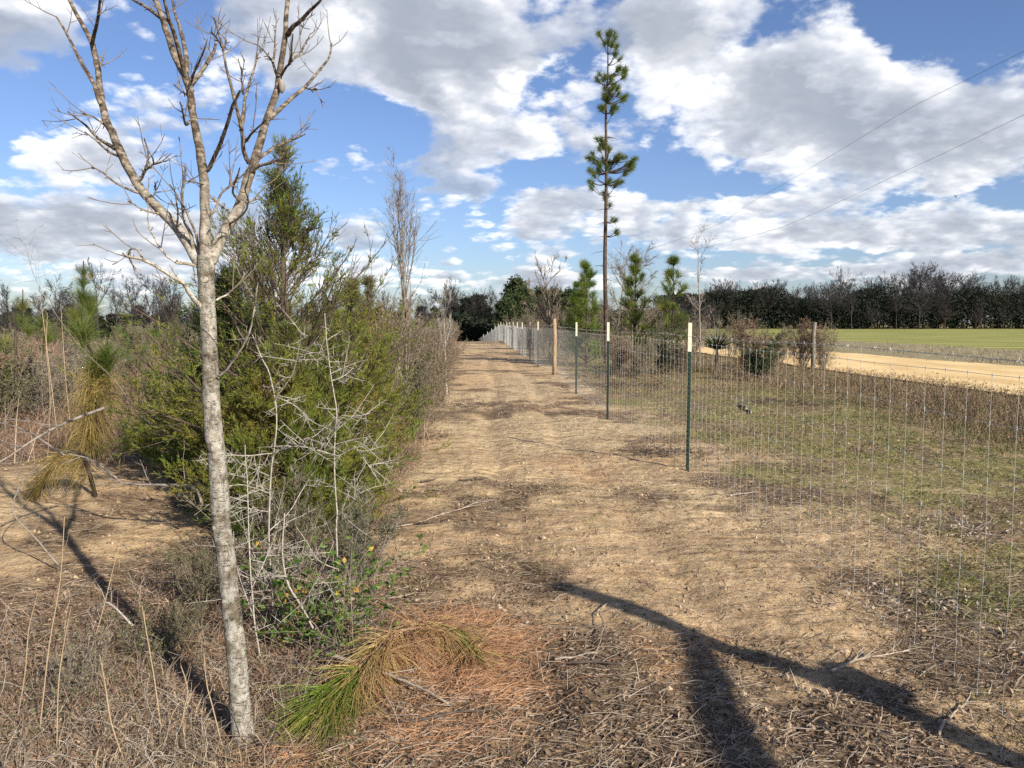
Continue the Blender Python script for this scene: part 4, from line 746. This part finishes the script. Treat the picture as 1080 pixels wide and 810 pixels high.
def put(src, px, y, hpx_top, baseh, label, group, z=None, rz=None):
    """tree standing y metres ahead whose top shows at hpx_top"""
    x = (px-540)/F*y; z = H(x, y) if z is None else z; top = at(px, hpx_top, y)[2]; s = (top-z)/baseh
    if id(src) not in usedp and src.location.z < -40:
        usedp.add(id(src)); o = src
        for ch in list(o.children): pass
        o.location = (x, y, z); o.scale = (s, s, s); o['label'] = label; o['group'] = group
    else: o = place(src, x, y, s, rg.uniform(0, 6.28) if rz is None else rz, label, group, z=z)
    return o
rg = np.random.default_rng(400)
prof = lambda px: float(np.interp(px, [740, 760, 790, 815, 835, 860, 885, 900, 915, 940, 960, 972, 990, 1010, 1030, 1050, 1080, 1130, 1250], [303, 298, 297, 296, 304, 303, 284, 300, 292, 286, 283, 275, 290, 284, 300, 290, 296, 290, 285]))
bt = {0: 'back', 1: 'front'}
def sect(px): return 'behind the brush, left part of the right-hand wood' if px < 870 else ('over the field, middle of the right-hand wood' if px < 975 else 'over the field, right end of the right-hand wood')
specials = [(885, 'lone wide leafless tree standing higher in the gap of the right-hand wood'), (972, 'tallest leafless tree with a crooked open top over the field'), (1027, 'thin leafless tree with upright twigs above the right end of the wood'), (800, 'pale thin leafless tree at the left end of the right-hand wood')]
for k, (px, lab) in enumerate(specials): put(far[k], px, 186, prof(px)-3, 14.8, lab, None)
for j, px in enumerate(np.linspace(745, 1240, 80)):
    px += rg.uniform(-4, 4); y = rg.uniform(186, 205); sr = far[int(rg.integers(0, 6))]; put(sr, px, y, prof(px)+rg.uniform(-7, 8), 14.6, 'dark leafless tree '+sect(px), 'leafless trees, '+sect(px))
for j, px in enumerate(np.linspace(748, 1240, 24)):
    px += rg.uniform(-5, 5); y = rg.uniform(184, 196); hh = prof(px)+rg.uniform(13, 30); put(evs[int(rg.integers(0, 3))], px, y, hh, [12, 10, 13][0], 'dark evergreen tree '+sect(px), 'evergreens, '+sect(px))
for j, px in enumerate(np.linspace(880, 1200, 17)):
    px += rg.uniform(-8, 8); put(far[int(rg.integers(0, 6))], px, rg.uniform(176, 183), prof(px)+rg.uniform(2, 26), 15, 'leafless tree standing out in front of the right-hand wood at the field edge', 'leafless trees at the field edge')
# centre: end of the strip
for px, y, top, i, lab in [(493, 118, 312, 0, 'dark evergreen closing the end of the dirt strip'), (505, 122, 309, 1, 'second dark evergreen closing the end of the strip, right of the first'), (516, 116, 322, 2, 'low dark evergreen right beside the end of the strip'), (483, 124, 320, 0, 'dark evergreen left of the end of the strip'), (528, 100, 318, 1, 'dark evergreen where the fence disappears')]:
    put(evs[i], px, y, top, [12, 10, 13][i], lab, None)
for px, y, top, i, lab in [(541, 96, 293, 0, 'pointed dark green cedar left of the utility pole'), (550, 92, 305, 1, 'bushy green tree directly below the utility pole'), (568, 104, 303, 0, 'dark cedar right of the utility pole'), (585, 108, 306, 1, 'dark cedar behind the forked leafless tree'), (602, 100, 305, 0, 'evergreen behind the short young pine'), (534, 88, 316, 1, 'small green tree left of the pointed cedar')]:
    put(eg[i], px, y, top, [8, 7][i], lab, None)
for j, px in enumerate(np.linspace(465, 760, 40)):
    px += rg.uniform(-4, 4); y = rg.uniform(110, 150); put(far[int(rg.integers(0, 6))], px, y, rg.uniform(300, 322)+(8 if px > 560 else 0)-(8 if px < 520 else 0), 15, 'grey leafless tree in the distance behind the fence and the strip', 'distant leafless trees, centre')
# left skyline
for px, y, top, i, lab in [(105, 95, 272, 0, 'spreading leafless tree standing out on the left skyline'), (62, 100, 285, 4, 'leaning leafless tree left of the spreading one'), (160, 98, 280, 2, 'leafless tree with long arching boughs on the left skyline'), (140, 110, 290, 5, 'thin leafless tree between the spreading and the arching ones'), (15, 90, 292, 3, 'leafless tree at the far left skyline edge'), (188, 105, 288, 1, 'leafless tree just left of the speckled trunk, far off')]:
    put(far[i], px, y, top, 15, lab, None)
for j, px in enumerate(np.linspace(-160, 470, 46)):
    px += rg.uniform(-6, 6); y = rg.uniform(120, 150); put(evs[int(rg.integers(0, 3))], px, y, rg.uniform(315, 330), 12, 'low dark evergreen in the distant band behind the left scrub', 'distant evergreens, left')
for j, px in enumerate(np.linspace(-150, 470, 40)):
    px += rg.uniform(-6, 6); y = rg.uniform(105, 150); put(far[int(rg.integers(0, 6))], px, y, rg.uniform(298, 322), 15, 'small leafless tree in the distant band behind the left scrub', 'distant leafless trees, left')
# a dark understorey mass under the right-hand wood and the other far woods
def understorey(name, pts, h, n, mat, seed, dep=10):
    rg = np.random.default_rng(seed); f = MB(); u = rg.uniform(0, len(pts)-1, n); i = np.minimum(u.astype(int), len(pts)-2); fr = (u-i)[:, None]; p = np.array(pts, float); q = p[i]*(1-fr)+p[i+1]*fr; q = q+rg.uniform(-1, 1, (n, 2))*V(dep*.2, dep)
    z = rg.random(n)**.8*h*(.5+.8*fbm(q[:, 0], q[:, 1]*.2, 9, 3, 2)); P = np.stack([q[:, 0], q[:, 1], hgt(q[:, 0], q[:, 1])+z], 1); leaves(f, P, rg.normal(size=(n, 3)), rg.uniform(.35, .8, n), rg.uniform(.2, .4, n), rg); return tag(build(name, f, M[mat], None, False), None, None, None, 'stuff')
understorey('undergrowth', [(38, 196), (90, 190), (190, 188)], 9.0, 85000, 'evergreen_far_shade', 500)
understorey('undergrowth', [(-110, 132), (-40, 135), (-5, 130), (30, 135)], 5, 42000, 'evergreen_far_shade', 501)
understorey('undergrowth', [(-14, 112), (-6, 110), (1, 104)], 4.5, 12000, 'evergreen_far_shade', 502, 4)

# ------------------------------------------------------------------ utility pole, wires, bird
def power():
    y = 140.; x = (558-540)/F*y; z = H(x, y); top = at(558, 293, y)[2]; m = MB(); root = thing('utility_pole', (x, y, z), 'grey wooden utility pole rising from the trees beyond the fence', 'pole')
    tubes(m, np.array([(x, y, z-1), (x, y, top)]), V(.20, .15), 10, True); build('pole', m, M['old_wood'], root)
    c = MB(); tubes(c, np.array([(x-.9, y-.2, top-.6), (x+.9, y-.2, top-.6)]), V(.07, .07), 5, True); build('crossarm', c, M['old_wood'], root)
    # near poles stand off to the right, wires sag between
    for k, (tr, lab) in enumerate([([(1120, 34), (1080, 54), (1020, 84), (960, 114), (900, 150), (840, 186), (790, 215), (757, 237)], 'upper overhead wire crossing the sky on the right'), ([(1120, 104), (1080, 121), (1020, 150), (960, 178), (900, 206), (850, 229), (810, 244)], 'lower overhead wire crossing the sky on the right')]):
        yy = np.linspace(34, 75, len(tr)); P = [at(a, b, q) for (a, b), q in zip(tr, yy)]
        e = V(x+(-.8 if k else .8), y, top-.5); last = P[-1]; d = P[-1]-P[-2]
        for s in np.linspace(0, 1, 8)[1:]:
            a = last+(e-last)*s; a = a-V(0, 0, 1.1)*4*s*(1-s)*.6; P.append(a)
        st = P[0]+(P[0]-P[1])*3; P = [st]+P; Q, r = smooth(np.array(P), np.full(len(P), .011), 4); w = MB(); tubes(w, Q, r, 4); tag(build('power_line', w, M['cable'], None), lab, 'wire', 'overhead wires')
power()
def bird():
    c = at(1008, 207, 40); m = MB(); t = np.linspace(-1, 1, 9); tubes(m, np.stack([c[0]+t*.045, c[1]+t*.09, c[2]-t*.02], 1), .028*np.sqrt(np.maximum(.03, 1-t**2)), 8)
    root = thing('flying_bird', c, 'tiny dark bird flying below the clouds on the right', 'bird'); build('body', m, M['stick_dk'], root)
    w = MB()
    for s in (-1, 1):
        v = np.array([(0, .035, 0), (s*.07, .03, .05), (s*.15, -.04, .085), (s*.07, -.035, .045), (0, -.03, 0)]); v = np.concatenate([v, v+V(0, 0, -.006)])+c; w.add(v, np.array([[0, 1, 3, 4], [5, 9, 8, 6], [0, 5, 6, 1], [3, 8, 9, 4]])); w.f.append(np.array([[1, 2, 3], [6, 8, 7]])+w.n-10)
    build('wings', w, M['stick_dk'], root)
bird()

# ------------------------------------------------------------------ ground cover (uncountable)
def scat(n, fn, y0, y1, rng, wide=.85):
    y = y0*(y1/y0)**rng.random(n); x = rng.uniform(-wide, wide, n)*y; k = rng.random(n) < fn(x, y); x, y = x[k], y[k]; return np.stack([x, y, hgt(x, y)], 1)
def stuff(name, mb, mat): return tag(build(name, mb, M[mat], None, False), None, None, None, 'stuff')
rg = np.random.default_rng(600)
def mk(x, y): return masks(x, y)
# leaf and bark litter
def d_lit(x, y):
    g, l, r, w, s = mk(x, y); return np.clip(.05+.75*l+.15*g, 0, 1)*np.where(x > 9, 0, 1)*(1-.9*np.exp(-((x+4.2)/2.3)**2-((y-5.8)/2.15)**2))*np.where(vn(x, y, .35, 50) > .35, 1, .4)
P = scat(190000, d_lit, 1.9, 20, rg); n = len(P); f = MB(); d = rg.normal(size=(n, 3))*V(1, 1, .22); leaves(f, P+V(0, 0, .006), d, rg.uniform(.008, .034, n)*(1+.03*P[:, 1]), rg.uniform(.004, .016, n)*(1+.03*P[:, 1]), rg); stuff('leaf_litter', f, 'leaf_brown')
P = scat(26000, lambda x, y: np.clip(.25+.8*mk(x, y)[1], 0, 1)*(x < 9), 1.9, 16, rg); n = len(P); f = MB(); D = nrm(rg.normal(size=(n, 3))*V(1, 1, .15)); L = rg.uniform(.03, .16, n)**1.0; tubes(f, np.stack([P+V(0, 0, .006), P+V(0, 0, .010)+D*L[:, None]*.5+rg.normal(size=(n, 3))*.004, P+V(0, 0, .012)+D*L[:, None]*V(1, 1, .6)], 1), taper(n, 3, rg.uniform(.0008, .0026, n), .6), 3); stuff('twig_litter', f, 'stick')
# straw and dead needles lying flat
def d_str(x, y):
    g, l, r, w, s = mk(x, y); return np.clip(.05+.34*l+.75*(x > 1.9)*(y > 2.6)+.3*r, 0, 1)*(x < 9)*np.where(y < 3.4, .7, 1)*np.where(vn(x, y, .5, 53) > .4, 1, .35)
P = scat(170000, d_str, 1.9, 18, rg); n = len(P); f = MB(); d = rg.normal(size=(n, 3))*V(1, 1, .12)+V(0, 0, .06); blades(f, P+V(0, 0, .006), d, rg.uniform(.03, .12, n), rg.uniform(.0013, .003, n)*(1+.05*P[:, 1]), .15, rg); stuff('straw_litter', f, 'dry_grass')
def d_red(x, y):
    g, l, r, w, s = mk(x, y); return np.clip(1.5*r-.45, 0, 1)*(s < .5)*(x < 7)
P = scat(170000, d_red, 1.9, 18, rg); n = len(P); f = MB(); d = rg.normal(size=(n, 3))*V(1, 1, .15)+V(0, 0, .05); blades(f, P+V(0, 0, .006), d, rg.uniform(.05, .16, n), rg.uniform(.0014, .0026, n)*(1+.05*P[:, 1]), .15, rg); stuff('rusty_needle_litter', f, 'needle_red')
# clods
P = scat(17000, lambda x, y: np.clip(.9-.5*mk(x, y)[4], 0, 1)*(x < 7)*(vn(x, y, .4, 55) > .45), 2., 16, rg); n = len(P)
ico = np.array([(1, 0, 0), (-1, 0, 0), (0, 1, 0), (0, -1, 0), (0, 0, 1), (0, 0, -1)], float); fi = np.array([[0, 2, 4], [2, 1, 4], [1, 3, 4], [3, 0, 4], [2, 0, 5], [1, 2, 5], [3, 1, 5], [0, 3, 5]])
s = (rg.random(n)**3*.018+.003)*(1+.04*P[:, 1]); v = ico[None]*rg.uniform(.5, 1.2, (n, 6, 3))*s[:, None, None]+P[:, None]; f = MB(); f.add(v.reshape(-1, 3), (np.arange(n)[:, None, None]*6+fi[None]).reshape(-1, 3)); stuff('soil_clods', f, 'clod')
# short grass beyond the fence
def d_gr(x, y):
    g, l, r, w, s = mk(x, y); return np.clip(g*1.1, 0, 1)*(x < 12.0-.05*y)*np.where(vn(x, y, .6, 57) > .38, 1, .25)
P = scat(330000, d_gr, 2.6, 40, rg); n = len(P); f = MB(); d = rg.normal(size=(n, 3))*V(.9, .9, .25)+V(0, 0, .5); blades(f, P, d, rg.uniform(.02, .085, n)*(.5+1.1*vn(P[:, 0], P[:, 1], .45, 90))*(1+.02*P[:, 1]), rg.uniform(.0022, .005, n)*(1+.05*P[:, 1]), .6, rg); stuff('short_grass', f, 'green_grass')
P = scat(5000, lambda x, y: (mk(x, y)[4] < .4)*(vn(x, y, .7, 58) > .68)*(x < 3)*(x > -1.), 2.2, 14, rg); n = len(P); P = np.repeat(P, 6, 0)+rg.normal(size=(n*6, 3))*V(.02, .02, 0); f = MB(); blades(f, P, rg.normal(size=(n*6, 3))*V(.6, .6, .2)+V(0, 0, .8), rg.uniform(.02, .07, n*6), .003, .6, rg); stuff('grass_tufts', f, 'green_grass')
# standing dry weeds, right of the fence, rising towards the fencerow
def row(y): return np.interp(y, [5, 9, 16, 24, 32, 42, 55, 75], [8.0, 8.0, 7.8, 7.1, 5.6, 3.4, 1.2, -.5])
def d_w(x, y):
    r = row(y); return np.clip(sst(-2.2, .3, x-r)*(1-sst(1.5, 3.4, x-r))+.12*(x > fx(y)+.7)*(y > 9)*(x < r)+.5*(x > fx(y)+.5)*(x < r)*(y > 17), 0, 1)
P = scat(150000, d_w, 7, 75, rg); n = len(P); hh = np.interp(P[:, 0]-row(P[:, 1]), [-3, -.6, .5, 3], [.12, .40, .50, .34])*rg.uniform(.35, 1.15, n)
f = MB(); d = nrm(rg.normal(size=(n, 3))*V(.35, .35, .1)+V(0, 0, 1)); blades(f, P, d, hh, rg.uniform(.004, .008, n)*(1+.04*P[:, 1]), .3, rg); stuff('dry_weeds', f, 'weed')
m_ = rg.random(n) < .55; Q = P[m_]+d[m_]*(hh[m_]*rg.uniform(.4, 1, m_.sum()))[:, None]; k = 3; Q = np.repeat(Q, k, 0)+rg.normal(size=(len(Q)*k, 3))*.03; f = MB(); leaves(f, Q, rg.normal(size=Q.shape), .03*(1+.03*Q[:, 1]), .014*(1+.03*Q[:, 1]), rg); stuff('weed_leaves', f, 'scrub_red')
P = scat(60000, lambda x, y: sst(-1.5, .5, x-rrt(y))*(1-sst(-2.5, 1.5, x-vg(y)))*np.where(vn(x, y, 2.5, 66) > .45, 1, .3), 20, 110, rg, 1.2); n = len(P); f = MB(); blades(f, P, rg.normal(size=(n, 3))*V(.5, .5, .1)+V(0, 0, 1), rg.uniform(.08, .38, n), rg.uniform(.012, .03, n), .4, rg); stuff('verge_grass', f, 'dry_grass')
# reddish dead grass and weeds left of the strip
def s_l(x, y): return (x < -.42*y)*(x < -3.2)*sst(.4, .55, vn(x, y, 1.8, 92))*mk(x, y)[4]
def d_l(x, y):
    g, l, r, w, s = mk(x, y); sand = np.exp(-((x+4.2)/2.3)**2-((y-5.8)/2.15)**2); return np.clip(s*(1.25-sand*3), 0, 1)*(x < lx(y)+.05)
P = scat(150000, d_l, 1.5, 60, rg, .95); n = len(P); hh = np.interp(P[:, 1], [1.5, 4, 8, 14, 60], [.10, .15, .42, .8, 1.0])*rg.uniform(.2, 1.3, n)*(.4+1.1*vn(P[:, 0], P[:, 1], 1.1, 60)); f = MB(); g_ = MB()
d = nrm(rg.normal(size=(n, 3))*V(.6, .6, .3)+V(0, 0, .9)); m_ = vn(P[:, 0], P[:, 1], .9, 61)+rg.normal(size=n)*.2 > .42; w_ = rg.uniform(.0016, .0036, n)*(1+.09*P[:, 1])
blades(f, P[m_], d[m_], hh[m_], w_[m_], .5, rg); stuff('russet_grass', f, 'red_grass'); blades(g_, P[~m_], d[~m_], hh[~m_], w_[~m_], .5, rg); stuff('dead_grass', g_, 'dry_grass')
P = scat(16000, lambda x, y: np.clip(s_l(x, y), 0, 1), 7.5, 22, rg, .9); n = len(P); f = MB(); blades(f, P, rg.normal(size=(n, 3))*V(.22, .22, .05)+V(0, 0, 1), rg.uniform(.35, 1.0, n)*(.5+.9*vn(P[:, 0], P[:, 1], 1.5, 93)), rg.uniform(.004, .009, n), .35, rg); stuff('tall_straw_grass', f, 'dry_grass')
# brittle weed stems tangled low in the left foreground
P = scat(13000, lambda x, y: d_l(x, y)*(y < 6.5), 1.6, 6.5, rg, .9); n = len(P); d = nrm(rg.normal(size=(n, 3))*V(.9, .9, .45)+V(0, 0, .45)); A = grow(rg, P, d, rg.uniform(.08, .30, n), 5, .30, .0); f = MB(); m_ = rg.random(n) < .35; tubes(f, A[m_], taper(m_.sum(), 5, .0013, .5), 3); stuff('weed_tangle', f, 'twig_pale'); f = MB(); tubes(f, A[~m_], taper((~m_).sum(), 5, .0018, .5), 3); stuff('dark_weed_tangle', f, 'twig_brown')
P = scat(16000, lambda x, y: d_l(x, y)*(y < 6)*(vn(x, y, .5, 70) > .45), 1.6, 6, rg, .9); n = len(P); f = MB(); leaves(f, P+np.stack([0*P[:, 0], 0*P[:, 0], rg.uniform(.01, .14, n)], 1), rg.normal(size=(n, 3)), rg.uniform(.012, .03, n), rg.uniform(.006, .014, n), rg); stuff('weed_leaf_mass', f, 'scrub_olive')
# single tall dry stalks
def stalk(px, py, tx, ty, label, seed, r=.0028):
    rg = np.random.default_rng(seed); b = ground(px, py); t = at(tx, ty, b[1]-.15); P, rr = smooth(np.array([b, b*.6+t*.4+rg.normal(size=3)*.01, b*.3+t*.7+rg.normal(size=3)*.01, t]), np.linspace(r, r*.5, 4), 4); m = MB(); tubes(m, P, rr, 5); A = P[::3][None]; O, D, i, tt = spawn(rg, A, 7, .4, 1, .5); B = grow(rg, O, D, rg.uniform(.02, .09, len(O)), 4, .1, .05); tubes(m, B, taper(len(B), 4, r*.4, .5), 3)
    tag(build('dry_stalk', m, M['straw'], None, True, tuple(b)), label, 'stalk', 'tall dry stalks')
for i, a in enumerate([(42, 770, 68, 545, 'tallest dry stalk leaning in the left foreground'), (18, 760, 40, 625, 'dry stalk left of the tallest stalk in the foreground'), (60, 790, 75, 640, 'dry stalk right of the tallest stalk in the foreground'), (170, 770, 150, 640, 'thin stalk left of the speckled trunk'), (197, 795, 190, 700, 'short straight stalk close to the trunk base'), (92, 700, 130, 560, 'thin dry stalk rising in front of the sand'),
        (62, 470, 42, 310, 'orange dry stalk standing left of the longleaf pine'), (76, 465, 64, 320, 'second orange dry stalk against the left scrub'), (52, 460, 50, 330, 'thin orange stalk between two others at the left'), (235, 790, 215, 690, 'dry stalk just left of the trunk base'), (130, 800, 105, 690, 'bent dry stalk at the bottom left')]): stalk(*a, 700+i, .0045 if a[1] < 500 else .0026)

# ------------------------------------------------------------------ the tree behind the camera, whose shadow falls across the dirt
AZ, EL = math.radians(39), math.radians(27)     # sun stands behind and to the right
SH = V(math.sin(AZ), -math.cos(AZ), 0)/math.tan(EL)
def snag():
    rg = np.random.default_rng(800); e = ground(592, 618); base = e-V(0, 0, e[2])+SH*2.75; base[2] = H(base[0], base[1])
    root = thing('forked_snag', base, 'dead forked tree trunk behind the viewer, seen by its shadow across the dirt', 'tree'); m = MB()
    up = lambda gx, h: gx*V(1, 1, 0)+SH*h+V(0, 0, h)
    T = np.array([base-V(0, 0, .1), base+V(.02, 0, .8), base+V(0, .03, 1.5), up(ground(860, 712), 1.72), up(ground(735, 672), 2.22), up(ground(660, 640), 2.5), up(ground(592, 619), 2.75)])
    P, r = smooth(T, V(.085, .08, .075, .07, .072, .078, .07), 4); tubes(m, P, r, 10, True); k = up(ground(915, 722), 1.58); tubes(m, *smooth(np.array([k-V(.1, 0, .12), k, k+V(.1, 0, .12)]), V(.03, .10, .03), 4), 8)
    L = np.array([up(ground(738, 678), 2.2), up(ground(752, 720), 2.45), up(ground(768, 765), 2.75), up(ground(786, 805), 3.0), up(V(.75, 1.9, 0), 3.5), up(V(.6, 1.0, 0), 4.2)])
    P, r = smooth(L, V(.06, .070, .078, .085, .08, .05), 4); tubes(m, P, r, 10, True); build('trunk', m, M['old_wood'], root)
snag()

# ------------------------------------------------------------------ sky
def sky():
    w = bpy.data.worlds.new('World'); sc.world = w; w.use_nodes = True; nt = w.node_tree; nt.nodes.clear(); L = nt.links.new; N = lambda t, **k: _nd(nt, t, **k)
    def mt(op, a, b=0.0, c=None, cl=False):
        x = N('ShaderNodeMath', operation=op, use_clamp=cl)
        for s, i in ((a, 0), (b, 1), (c, 2)):
            if s is None: continue
            if isinstance(s, (int, float)): x.inputs[i].default_value = s
            else: L(s, x.inputs[i])
        return x.outputs[0]
    st = N('ShaderNodeTexSky', sky_type='NISHITA'); st.sun_disc = False; st.sun_elevation = EL; st.sun_rotation = math.pi-AZ; st.air_density = 1.0; st.dust_density = .8; st.ozone_density = 1.6
    tc = N('ShaderNodeTexCoord'); sp = N('ShaderNodeSeparateXYZ'); L(tc.outputs['Generated'], sp.inputs[0])
    z = mt('MAXIMUM', sp.outputs[2], 0.0); iz = mt('DIVIDE', 1.0, mt('ADD', z, .30))
    # coverage: broad banks of cloud and clear gaps, by direction
    bl = [(110, 175, 60, 22, .22), (190, 150, 60, 26, .18), (60, 95, 90, 60, .28), (30, 20, 70, 40, .22), (200, 265, 330, 40, .26), (430, 45, 230, 75, .42), (478, 62, 70, 40, .2), (760, 20, 120, 40, .12), (1010, 110, 80, 60, .12), (560, 148, 75, 26, .34), (790, 50, 150, 80, .30), (990, 165, 130, 60, .30), (640, 212, 190, 26, .30), (760, 240, 230, 26, .30), (1000, 262, 180, 30, .30), (840, 130, 150, 60, .26), (380, 170, 70, 20, .16), (150, 235, 160, 24, .24), (480, 110, 70, 20, .12), (700, 290, 500, 18, .2),
          (130, 90, 50, 40, -.10), (300, 130, 60, 40, -.16), (420, 125, 100, 26, -.22), (60, 45, 60, 18, -.15), (600, 185, 80, 14, -.18), (370, 215, 110, 18, -.10), (650, 65, 34, 60, -.22), (800, 196, 120, 14, -.24), (1020, 40, 60, 40, -.28), (940, 0, 110, 26, -.25), (900, 220, 260, 12, -.16), (1060, 215, 50, 22, -.2), (700, 130, 40, 60, -.14), (900, 270, 200, 10, -.2), (640, 280, 200, 9, -.16), (160, 18, 60, 60, -.22), (460, 255, 60, 22, -.1)]
    cov = None
    for px, py, rx, ry, a in bl:
        d = ray(px, py); d = d/np.linalg.norm(d); s = N('ShaderNodeVectorMath', operation='SUBTRACT'); L(tc.outputs['Generated'], s.inputs[0]); s.inputs[1].default_value = d
        m = N('ShaderNodeVectorMath', operation='MULTIPLY'); L(s.outputs[0], m.inputs[0]); m.inputs[1].default_value = (F/rx, 1.0, F/ry); ln = N('ShaderNodeVectorMath', operation='LENGTH'); L(m.outputs[0], ln.inputs[0])
        mr = N('ShaderNodeMapRange', interpolation_type='SMOOTHSTEP'); L(ln.outputs['Value'], mr.inputs[0]); mr.inputs[1].default_value = 1.5; mr.inputs[2].default_value = .15; mr.inputs[3].default_value = 0; mr.inputs[4].default_value = a
        cov = mr.outputs[0] if cov is None else mt('ADD', cov, mr.outputs[0])
    tint = N('ShaderNodeMix', data_type='RGBA', blend_type='MULTIPLY'); tint.inputs[0].default_value = 1; L(st.outputs[0], tint.inputs[6]); tint.inputs[7].default_value = (.84, .93, 1.20, 1)
    col = tint.outputs[2]; nl = 8; K = 12.4
    for i in reversed(range(nl)):
        hfac = 1+.045*i; t = i/(nl-1)
        def noise(off, det):
            comb = N('ShaderNodeCombineXYZ'); q = mt('MULTIPLY', iz, hfac); L(mt('ADD', mt('MULTIPLY', sp.outputs[0], q), off[0]), comb.inputs[0]); L(mt('ADD', mt('MULTIPLY', sp.outputs[1], q), off[1]), comb.inputs[1]); comb.inputs[2].default_value = 4.3+.05*i+off[2]
            nz = N('ShaderNodeTexNoise'); nz.inputs['Scale'].default_value = 3.9; nz.inputs['Detail'].default_value = det; nz.inputs['Roughness'].default_value = .52; nz.inputs['Lacunarity'].default_value = 2.1; L(comb.outputs[0], nz.inputs['Vector']); return nz.outputs[0]
        n0 = noise((0, 0, 0), 8); n1 = noise((math.sin(AZ)*.05, -math.cos(AZ)*.05, .02), 4)
        dens = mt('SUBTRACT', mt('ADD', n0, mt('MULTIPLY', cov, .47)), .594+.0165*i)
        al = N('ShaderNodeMapRange', interpolation_type='SMOOTHSTEP'); L(dens, al.inputs[0]); al.inputs[1].default_value = 0.0; al.inputs[2].default_value = .085; al.inputs[3].default_value = 0; al.inputs[4].default_value = .72
        lit = mt('ADD', mt('MULTIPLY', mt('SUBTRACT', n0, n1), 3.8), .06+.72*t, cl=True)
        thick = N('ShaderNodeMapRange'); L(dens, thick.inputs[0]); thick.inputs[1].default_value = .0; thick.inputs[2].default_value = .16; thick.inputs[3].default_value = .30; thick.inputs[4].default_value = -.06
        lit = mt('ADD', lit, thick.outputs[0], cl=True)
        cc = ramp(nt, lit, [(0, (.30*K/13, .335*K/13, .40*K/13)), (.35, (.46, .49, .55)), (.7, (.80, .80, .81)), (1, (1.0, .985, .95))])
        sc_ = N('ShaderNodeMix', data_type='RGBA', blend_type='MULTIPLY'); sc_.inputs[0].default_value = 1; L(cc, sc_.inputs[6]); sc_.inputs[7].default_value = (K, K, K, 1)
        mx = N('ShaderNodeMix', data_type='RGBA'); L(al.outputs[0], mx.inputs[0]); L(col, mx.inputs[6]); L(sc_.outputs[2], mx.inputs[7]); col = mx.outputs[2]
    bg = N('ShaderNodeBackground'); bg.inputs[1].default_value = .070; L(col, bg.inputs[0]); o = N('ShaderNodeOutputWorld'); L(bg.outputs[0], o.inputs[0])
    w.cycles.sampling_method = 'MANUAL'; w.cycles.sample_map_resolution = 512
sky()
sd = bpy.data.lights.new('sun', 'SUN'); sd.energy = 5.0; sd.angle = math.radians(.53); sd.color = (1, .92, .80); so = bpy.data.objects.new('sun', sd); COL.objects.link(so)
so.rotation_euler = Vector((math.sin(AZ)*math.cos(EL), -math.cos(AZ)*math.cos(EL), math.sin(EL))).to_track_quat('Z', 'Y').to_euler(); so.location = (20, -20, 30)
cd = bpy.data.cameras.new('camera'); cd.sensor_width = 36; cd.lens = F/1080*36; cd.clip_start = .05; cd.clip_end = 6000; co = bpy.data.objects.new('camera', cd); COL.objects.link(co)
co.location = (0, 0, CH); co.rotation_euler = (math.pi/2-TH, 0, 0); sc.camera = co
sc.view_settings.view_transform = 'Standard'; sc.view_settings.look = 'None'; sc.view_settings.exposure = .75; sc.view_settings.gamma = 1
sc.render.engine = 'CYCLES'; cy = sc.cycles; cy.max_bounces = 5; cy.diffuse_bounces = 3; cy.glossy_bounces = 2; cy.transmission_bounces = 3; cy.transparent_max_bounces = 4; cy.use_denoising = False
for o in list(sc.objects):      # spare prototypes that were never placed
    if o.parent is None and o.get('label') == 'x':
        for c in list(o.children_recursive): bpy.data.objects.remove(c)
        bpy.data.objects.remove(o)
print('verts', sum(len(m.vertices) for m in bpy.data.meshes))
